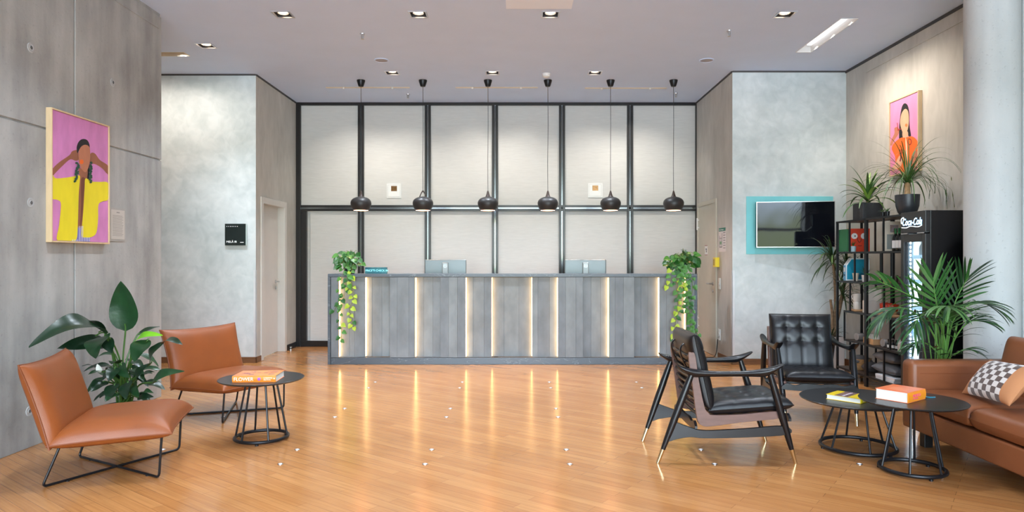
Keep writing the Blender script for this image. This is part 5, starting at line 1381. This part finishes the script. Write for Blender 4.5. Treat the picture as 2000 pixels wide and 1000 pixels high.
for k in range(2):
    simple('flat_book', WB[k], 'book', MB().box(-.12, .12, -.17, .17, 0, .024), mat('book_white_%d' % k, (216, 218, 222), .5), (3.80, 6.86, ZF + .001 + .025 * k), R(2 * k), 'white books on the bottom shelf', smooth=0, bevel=.002)
simple('pouch', 'dark grey soft pouch between the basket and the tall post', 'pouch', (lambda q: (q.pillow(.15, .15, .06, .05, None, n=14, a=3, e=.6), q)[1])(MB()), mat('pouch_grey', (84, 82, 84), .9, var=.1), (3.82, 7.385, ZF + .052), smooth=60)

# ================================================================ drinks fridge
fb = mat('fridge_black', (12, 12, 14), .22, var=.05); fk = mat('fridge_front', (30, 29, 30), .35, var=.05)
FX0, FX1, FY0, FY1, FH = 3.52, 4.10, 5.90, 6.28, 1.768
fg = thing('drinks_fridge', 'tall narrow black drinks fridge with lit glass door and white script logo', 'fridge', (FX0, (FY0 + FY1) / 2, 0))
hy = (FY1 - FY0) / 2
MB().box(.045, FX1 - FX0, -hy, -hy + .02, .02, FH).box(.045, FX1 - FX0, hy - .02, hy, .02, FH).box(FX1 - FX0 - .03, FX1 - FX0, -hy + .02, hy - .02, .02, FH).box(.045, FX1 - FX0 - .03, -hy + .02, hy - .02, FH - .18, FH).box(.045, FX1 - FX0 - .03, -hy + .02, hy - .02, .02, .16).build('cabinet', fb, fg, smooth=0, bevel=.002)
MB().box(.0, .044, -hy, hy, FH - .185, FH).build('header_panel', fk, fg, smooth=0, bevel=.004)
logo = emitter('logo_light', (225, 245, 255), 2.6); logob = emitter('logo_rim', (70, 150, 200), .6)
letters('logo_rim', 'Coca-Cola', .088, logob, fg, (-.0006, .168, FH - .118), (R(90), 0, R(-90)), shear=.35, offset=.003, sx=.8)
letters('logo', 'Coca-Cola', .088, logo, fg, (-.0022, .168, FH - .118), (R(90), 0, R(-90)), shear=.35, sx=.8)
MB().tube(smooth_path([(-.002, .175, FH - .10), (-.002, .178, FH - .06), (-.002, .145, FH - .045), (-.002, .14, FH - .06)], 6), .003, 6).tube(smooth_path([(-.002, .17, FH - .135), (-.002, .1, FH - .14), (-.002, .03, FH - .128), (-.002, -.08, FH - .138), (-.002, -.14, FH - .125)], 6), .003, 6).build('logo_swash', logo, fg)
MB().box(-.008, .002, -hy + .02, -hy + .11, FH - .197, FH - .189).box(-.008, .002, .07, hy - .02, FH - .197, FH - .189).build('door_trim', M['steel'], fg, smooth=0)
dz0, dz1 = .10, FH - .20
MB().box(0, .044, -hy, -hy + .05, dz0, dz1).box(0, .044, hy - .05, hy, dz0, dz1).box(0, .044, -hy + .05, hy - .05, dz0, dz0 + .06).box(0, .044, -hy + .05, hy - .05, dz1 - .07, dz1).build('door_frame', fk, fg, smooth=0, bevel=.003)
gm, gnt, gb_ = base_mat('fridge_glass')
gnt.nodes.remove(gb_)
tr_ = gnt.nodes.new('ShaderNodeBsdfTransparent'); gl_ = gnt.nodes.new('ShaderNodeBsdfGlossy'); mxs = gnt.nodes.new('ShaderNodeMixShader')
gl_.inputs['Roughness'].default_value = .04; mxs.inputs[0].default_value = .07
tr_.inputs['Color'].default_value = (.86, .92, .95, 1)
gnt.links.new(tr_.outputs[0], mxs.inputs[1]); gnt.links.new(gl_.outputs[0], mxs.inputs[2]); gnt.links.new(mxs.outputs[0], gnt.nodes['Material Output'].inputs['Surface'])
MB().box(.018, .024, -hy + .05, hy - .05, dz0 + .06, dz1 - .07).build('door_glass', gm, fg, smooth=0)
liner = mat('fridge_liner', (205, 215, 222), .4)
MB().box(.06, FX1 - FX0 - .031, -hy + .021, -hy + .024, .17, FH - .19).box(.06, FX1 - FX0 - .031, hy - .024, hy - .021, .17, FH - .19).box(FX1 - FX0 - .034, FX1 - FX0 - .031, -hy + .024, hy - .024, .17, FH - .19).build('liner', liner, fg, smooth=0)
led = emitter('fridge_led', (225, 240, 255), 26)
mb = MB()
z = .2
while z < FH - .25:
    mb.ball((.062, hy - .062, z), .0125, 10, 1.1); z += .038
mb.build('led_strip', led, fg)
MB().box(.055, .07, hy - .075, hy - .048, .18, FH - .22).build('led_carrier', liner, fg, smooth=0)
SZ = [.18, .42, .66, .90, 1.14, 1.36]
for z in SZ:
    MB().box(.075, FX1 - FX0 - .04, -hy + .03, hy - .03, z - .008, z).build('wire_shelf', M['white'], fg, smooth=0)
    MB().box(.066, .072, -hy + .03, hy - .08, z - .012, z + .022).build('price_strip', emitter('price_strip_glow', (190, 220, 240), .8), fg, smooth=0)
bc = [mat('bottle_red', (170, 26, 30), .25), mat('bottle_cola', (40, 22, 20), .15), mat('bottle_blue', (60, 140, 200), .25), mat('bottle_clear', (190, 214, 224), .2), mat('bottle_orange', (220, 130, 40), .25)]
bn = ['red', 'dark cola', 'blue', 'clear', 'orange']
sc_i = [3, 1, 2, 0, 1, 3]
SN = ['lowest', 'second', 'third', 'fourth', 'fifth', 'topmost']
PN = ['beside the light strip', 'in the middle', 'next to the door edge']
for i, z in enumerate(SZ):
    for k in range(3):
        c = (sc_i[i] + (1 if (k + i) % 3 == 0 else 0)) % 5
        y = (FY0 + FY1) / 2 + .068 - .075 * k
        h = .20 if i < 5 else .15
        o = MB().lathe([(.001, .001), (.028, .001), (.031, .01), (.031, h * .55), (.026, h * .68), (.013, h * .82), (.013, h * .9), (.015, h * .9), (.015, h), (.001, h)], 16, cap=False).build('drink_bottle', bc[c], loc=(FX0 + .125, y, z), smooth=40)
        tag(o, bn[c] + ' drink bottle on the ' + SN[i] + ' fridge shelf, ' + PN[k], 'drink bottle', 'drink bottles in the fridge')
ll = bpy.data.lights.new('fridge_light', 'AREA'); ll.shape = 'RECTANGLE'; ll.size = .03; ll.size_y = 1.3; ll.energy = 9; ll.color = (.85, .93, 1)
lo = bpy.data.objects.new('fridge_light', ll); COL.objects.link(lo); lo.parent = fg; lo.location = (.09, hy - .05, .85); lo.rotation_euler = (R(90), 0, R(-120))
# ================================================================ floor plants
# peace lily between the lounge chairs
lm = [mat('lily_dark', (22, 48, 28), .3, var=.18, scale=12, bump=.12, bscale=30), mat('lily_mid', (32, 66, 36), .3, var=.18, scale=12, bump=.12, bscale=30), mat('lily_bright', (112, 178, 36), .35, var=.1, scale=12)]
PX_, PY_ = -3.13, 5.42
pl = thing('peace_lily', 'big dark green peace lily with one white bloom behind the foreground lounge chair', 'potted plant', (PX_, PY_, 0))
MB().lathe([(.001, 0), (.12, 0), (.145, .09), (.158, .19), (.145, .19), (.14, .17)], 36, cap=False).build('pot', mat('pot_dark', (58, 58, 60), .6, var=.1), pl)
MB().lathe([(.0005, .17), (.142, .17)], 30, cap=False).build('soil', soil, pl)
off = Vector((PX_, PY_, 0))
lf, st = MB(), MB()
def w2l(px, py, D): return at(px, py, D) - off
def lily(b, t, wpx, Db, Dt, bow, nrm, c, wave=.03, cup=.2, stem=True, n=14):
    B_, T_ = w2l(b[0], b[1], Db), w2l(t[0], t[1], Dt)
    lf.cur = c
    lf.leaf(B_, T_, wpx * (Db + Dt) / 2 / F, bow, nrm, n, wave=wave, cup=cup)
    if stem:
        a = rng.uniform(0, 6.28); s0 = Vector((.05 * math.cos(a), .04 * math.sin(a), .165))
        mid = s0.lerp(B_, .55) + Vector((0, 0, .12 * (B_ - s0).length)) - Vector((B_.x, B_.y, 0)) * .12
        st.tube(smooth_path([s0, mid, B_, B_.lerp(T_, .15)], 6), [.0065] * 13 + [.005] * 6, 7)
lily((245, 647), (236, 549), 60, 5.38, 5.30, -.06, (.1, -1, .1), 1, .015, .25)
lily((207, 652), (56, 678), 58, 5.2, 4.62, .22, (.2, -.75, .75), 0, .03, .3)
lily((205, 650), (118, 640), 36, 5.3, 4.9, .15, (0, -.3, 1), 0, .03, .3)
lily((212, 668), (112, 681), 42, 5.35, 4.95, .06, (0, -1, .3), 0, .03, .1)
lily((207, 655), (186, 700), 62, 5.2, 5.05, .16, (-.3, -1, .3), 1, .03, .2)
lily((208, 660), (219, 690), 26, 5.25, 5.2, .06, (.3, -1, .2), 0)
lily((258, 674), (318, 655), 26, 5.3, 5.15, .14, (0, -.6, .8), 2, .02, .1)
lily((268, 655), (312, 638), 14, 5.5, 5.6, .1, (0, -.5, .8), 0)
lily((289, 663), (262, 706), 54, 5.2, 5.1, .10, (-.4, -1, .1), 1, .02, .15)
lily((292, 712), (320, 668), 34, 5.2, 5.1, .12, (-.5, -.8, .5), 0, .04, .15)
lily((316, 672), (357, 674), 24, 5.1, 5.0, .18, (0, -.4, 1), 0, .04, .15, False)
lily((297, 747), (360, 725), 26, 5.15, 4.95, .12, (0, -.8, .6), 1, .03, .1)
lily((264, 738), (291, 710), 18, 5.2, 5.15, .1, (-.4, -1, .2), 0)
lily((192, 722), (160, 715), 16, 5.25, 5.1, .12, (0, -.6, 1), 0)
lily((208, 727), (172, 732), 18, 5.2, 5.05, .12, (0, -.6, 1), 1)
lily((226, 718), (212, 745), 26, 5.15, 5.05, .08, (.2, -1, .3), 0)
lily((236, 712), (252, 738), 26, 5.2, 5.1, .08, (-.2, -1, .3), 1)
lily((205, 745), (178, 765), 30, 5.2, 5.05, .1, (.2, -1, .5), 0)
lily((250, 745), (246, 780), 30, 5.15, 5.0, .08, (0, -1, .3), 0)
lily((262, 748), (272, 775), 24, 5.2, 5.05, .08, (-.2, -1, .3), 1)
lily((225, 750), (212, 782), 30, 5.15, 5.0, .08, (.1, -1, .3), 0)
lily((230, 768), (205, 784), 26, 5.1, 4.98, .1, (0, -1, .6), 1)
lily((278, 772), (300, 768), 16, 5.2, 5.05, .15, (0, -.7, .8), 1)
lily((270, 776), (300, 775), 18, 5.15, 5.05, .1, (0, -1, .6), 0)
for k in range(26):
    a = rng.uniform(0, 6.28); r0 = rng.uniform(.04, .15); r1 = r0 + rng.uniform(.12, .2); z = rng.uniform(.28, .6)
    lf.cur = rng.choice((0, 0, 1))
    B_ = Vector((r0 * math.cos(a), r0 * math.sin(a), z)); T_ = Vector((r1 * math.cos(a), r1 * math.sin(a) * .9, z - rng.uniform(-.06, .14)))
    lf.leaf(B_, T_, rng.uniform(.07, .11), .12, (0, -.3, 1), 10, wave=.03)
    st.tube(smooth_path([(0, 0, .165), (B_.x * .4, B_.y * .4, z * .8), B_], 5), .005, 6)
st.build('stems', mat('lily_stem', (70, 110, 48), .4, var=.15), pl)
lf.build('foliage', lm, pl, smooth=70)
fl = MB(); b_, t_ = w2l(197, 727, 5.15), w2l(190, 711, 5.15)
fl.leaf(b_, t_, .045, .15, (.3, -1, .2), 8, cup=.5)
fl.build('bloom', mat('spathe_white', (236, 236, 226), .5, var=.02), pl, smooth=70)

# kentia palm behind the sofa arm
kx, ky = 3.27, 5.32
kp = thing('kentia_palm', 'large green palm with fan leaves standing between the sofa and the fridge', 'potted plant', (kx, ky, 0))
MB().lathe([(.001, 0), (.12, 0), (.15, .15), (.16, .30), (.15, .30), (.145, .28)], 36, cap=False).build('pot', mat('palm_pot', (62, 60, 58), .6), kp)
MB().lathe([(.0005, .28), (.147, .28)], 30, cap=False).build('soil', soil, kp)
ko = Vector((kx, ky, 0))
km = [mat('palm_deep', (24, 58, 26), .38, var=.2, scale=9), mat('palm_mid', (44, 90, 36), .38, var=.2, scale=9), mat('palm_pale', (80, 118, 62), .45, var=.15, scale=9)]
kl, ks = MB(), MB()
def frond(pts, n, ln, w, start=.35, side=None, droop=.5, spread=R(52), c=0, curl=1.0, tipfan=False):
    """Feather leaf: rachis through pts (pixel x, pixel y, distance), leaflets along its outer part."""
    P = [Vector((rng.uniform(-.04, .04), rng.uniform(-.03, .03), .28))] + [at(*p) - ko for p in pts]
    path = smooth_path(P, 10)
    m_ = len(path)
    ks.tube(path, [.008 - .0055 * i / m_ for i in range(m_)], 7)
    sd0 = Vector(side) if side else None
    for k in range(n):
        q = start + (1 - start) * (k + .5) / n
        i = min(int(q * (m_ - 1)), m_ - 2)
        p = path[i]; t_ = (path[i + 1] - path[i]).normalized()
        sd = sd0 if sd0 else t_.cross(Vector((0, 0, 1)))
        if sd.length < .1: sd = Vector((1, 0, 0))
        sd = (sd - t_ * sd.dot(t_)).normalized()
        u = (k + .5) / n
        a = spread * (1.15 - .75 * u)
        L_ = ln * .87 * (.75 + .55 * math.sin(math.pi * (.15 + .75 * u)))
        for s_ in (1, -1):
            d = (t_ * math.cos(a) + sd * s_ * math.sin(a)).normalized()
            d = (d + Vector((rng.uniform(-.08, .08), rng.uniform(-.08, .08), rng.uniform(-.05, .08)))).normalized()
            pts_, ws = [p.copy()], [w * .35]
            pp = p.copy(); dd = d.copy(); N_ = 8
            lw = w * rng.uniform(.85, 1.1)
            for j in range(N_):
                dd = (dd + Vector((0, 0, -droop / N_ * (.2 + 1.6 * j / N_) * curl))).normalized()
                pp = pp + dd * (L_ / N_); pts_.append(pp.copy())
                qq = (j + 1) / N_
                ws.append(lw * (1 - qq) ** .45 * (.55 + .9 * min(qq, .5)) if qq < 1 else .001)
            kl.cur = c if rng.random() < .75 else (c + 1) % 3
            upv = sd.cross(t_)
            if upv.z < 0: upv = -upv
            kl.ribbon(pts_, ws, (upv + Vector((0, -.5, .1))).normalized(), .1)
front = (1, 0, 0)
frond([(1846, 690, 5.25), (1840, 640, 5.2), (1832, 605, 5.15), (1826, 575, 5.12), (1823, 548, 5.1)], 7, .27, .034, .55, front, .10, R(48), 1)
frond([(1836, 680, 5.3), (1825, 620, 5.25), (1790, 585, 5.2), (1745, 562, 5.15), (1712, 548, 5.1)], 13, .20, .022, .35, (0.2, -.3, 1), .55, R(42), 1)
frond([(1834, 690, 5.25), (1815, 640, 5.15), (1778, 606, 5.05), (1742, 604, 5.0), (1718, 626, 4.98)], 12, .22, .024, .4, None, 1.1, R(46), 0)
frond([(1846, 690, 5.3), (1860, 630, 5.25), (1885, 600, 5.15), (1915, 592, 5.1), (1938, 600, 5.05)], 11, .24, .026, .4, None, .9, R(44), 0)
frond([(1850, 695, 5.25), (1872, 650, 5.1), (1895, 628, 5.05), (1920, 628, 5.0)], 10, .2, .024, .4, None, .9, R(44), 0)
frond([(1840, 690, 5.25), (1843, 640, 5.1), (1846, 606, 4.98), (1850, 598, 4.9), (1856, 602, 4.84)], 10, .22, .028, .45, (1, 0, 0), 1.2, R(50), 2)
frond([(1846, 690, 5.35), (1855, 630, 5.4), (1866, 590, 5.42), (1880, 560, 5.4), (1892, 540, 5.35)], 10, .26, .028, .45, front, .35, R(46), 0)
#frond([(1838, 690, 5.35), (1828, 630, 5.42), (1808, 590, 5.45), (1790, 560, 5.45)], 10, .26, .028, .45, front, .4, R(48), 0)
frond([(1836, 705, 5.2), (1822, 680, 5.1), (1800, 668, 5.05), (1784, 676, 5.0)], 8, .18, .02, .3, None, 1.0, R(44), 0)
frond([(1852, 705, 5.2), (1868, 690, 5.1), (1890, 682, 5.05), (1912, 690, 5.02)], 8, .16, .02, .3, None, 1.0, R(44), 0)
frond([(1842, 690, 5.3), (1838, 640, 5.25), (1815, 615, 5.15), (1795, 620, 5.05), (1785, 640, 5.0)], 10, .24, .028, .45, None, 1.0, R(48), 0)
frond([(1848, 690, 5.3), (1856, 645, 5.25), (1864, 622, 5.2), (1872, 615, 5.15)], 9, .26, .03, .5, front, .6, R(50), 1)
for k in range(10):
    a = rng.uniform(0, 6.28)
    ks.tube(smooth_path([(.05 * math.cos(a), .05 * math.sin(a), .28), (.08 * math.cos(a), .07 * math.sin(a), .55), (.14 * math.cos(a), .1 * math.sin(a), .85)], 5), .005, 6)
for q in (kl, ks):
    for v in q.v:
        if v.y + ky < 5.015 and v.z < .645: v.z = .645
ks.build('stems', mat('palm_stem', (92, 138, 62), .45, var=.12), kp)
kl.build('foliage', km, kp, smooth=70)

# dracaena tree in the corner behind the shelving
dr = thing('dracaena_tree', 'bare stemmed dracaena tree in a pale square planter in the corner behind the shelving', 'potted plant', (3.74, 8.22, 0))
MB().box(-.13, .13, -.13, .13, 0, .42).build('planter', mat('planter_pale', (198, 190, 184), .6, var=.03), dr, smooth=0, bevel=.004)
MB().box(-.12, .12, -.12, .12, .415, .4205).build('soil', soil, dr, smooth=0)
bark = mat('dracaena_bark', (128, 104, 78), .85, var=.25, scale=8, stretch=(1, 1, 14), bump=.3, bscale=40)
dof = Vector((3.74, 8.22, 0))
heads = []
for (pts, r) in (([(1636, 655), (1640, 600), (1648, 560), (1654, 520)], .024), ([(1630, 655), (1626, 620), (1622, 585)], .019), ([(1638, 655), (1632, 590), (1630, 540), (1626, 500)], .02)):
    W = [at(x, y, 8.16 + .02 * k) - dof for k, (x, y) in enumerate(pts)]
    W[0] = Vector((W[0].x * .5, W[0].y * .5, .41))
    MB().tube(smooth_path(W, 6), [r * (1 - .25 * k / (6 * (len(W) - 1))) for k in range(6 * (len(W) - 1) + 1)], 10).build('trunk', bark, dr)
    heads.append(W[-1])
lf = MB()
dm = [mat('tree_leaf', (44, 70, 34), .42, var=.2, scale=9), mat('tree_leaf_light', (84, 110, 56), .42, var=.2, scale=9)]
for hi, (h, n) in enumerate(((heads[0], 52), (heads[2], 60), (at(1645, 565, 8.15) - dof, 34))):
    for k in range(n):
        lf.cur = 1 if k % 5 == 0 else 0
        az = rng.uniform(R(-200), R(20)) if rng.random() < .75 else rng.uniform(0, 6.28)
        strap(lf, az, R(rng.uniform(-25, 78)), rng.uniform(.3, .5) * (1 if h.x < .1 else .8), rng.uniform(.016, .024), rng.uniform(1.2, 2.4), (h.x, h.y, h.z - rng.uniform(0, .14)), 9)
for k in range(22):
    strap(lf, rng.uniform(0, 6.28), R(rng.uniform(30, 80)), rng.uniform(.15, .3), .014, 1.4, (rng.uniform(-.06, .06), rng.uniform(-.06, .06), .42), 7)
# keep the leaf tips clear of both walls
for i, v in enumerate(lf.v):
    w_ = v + dof
    if w_.y > YR - .03: v.y = YR - .03 - dof.y
    if w_.z > 1.46 and w_.z < 2.1 and w_.x < 3.95 and v.y + dof.y > 8.34: v.y = 8.34 - dof.y
    if w_.x > 3.645 and v.y + dof.y < 7.885: v.y = 7.885 - dof.y
    if w_.x > XR - .03: v.x = XR - .03 - dof.x
lf.build('foliage', dm, dr, smooth=70)
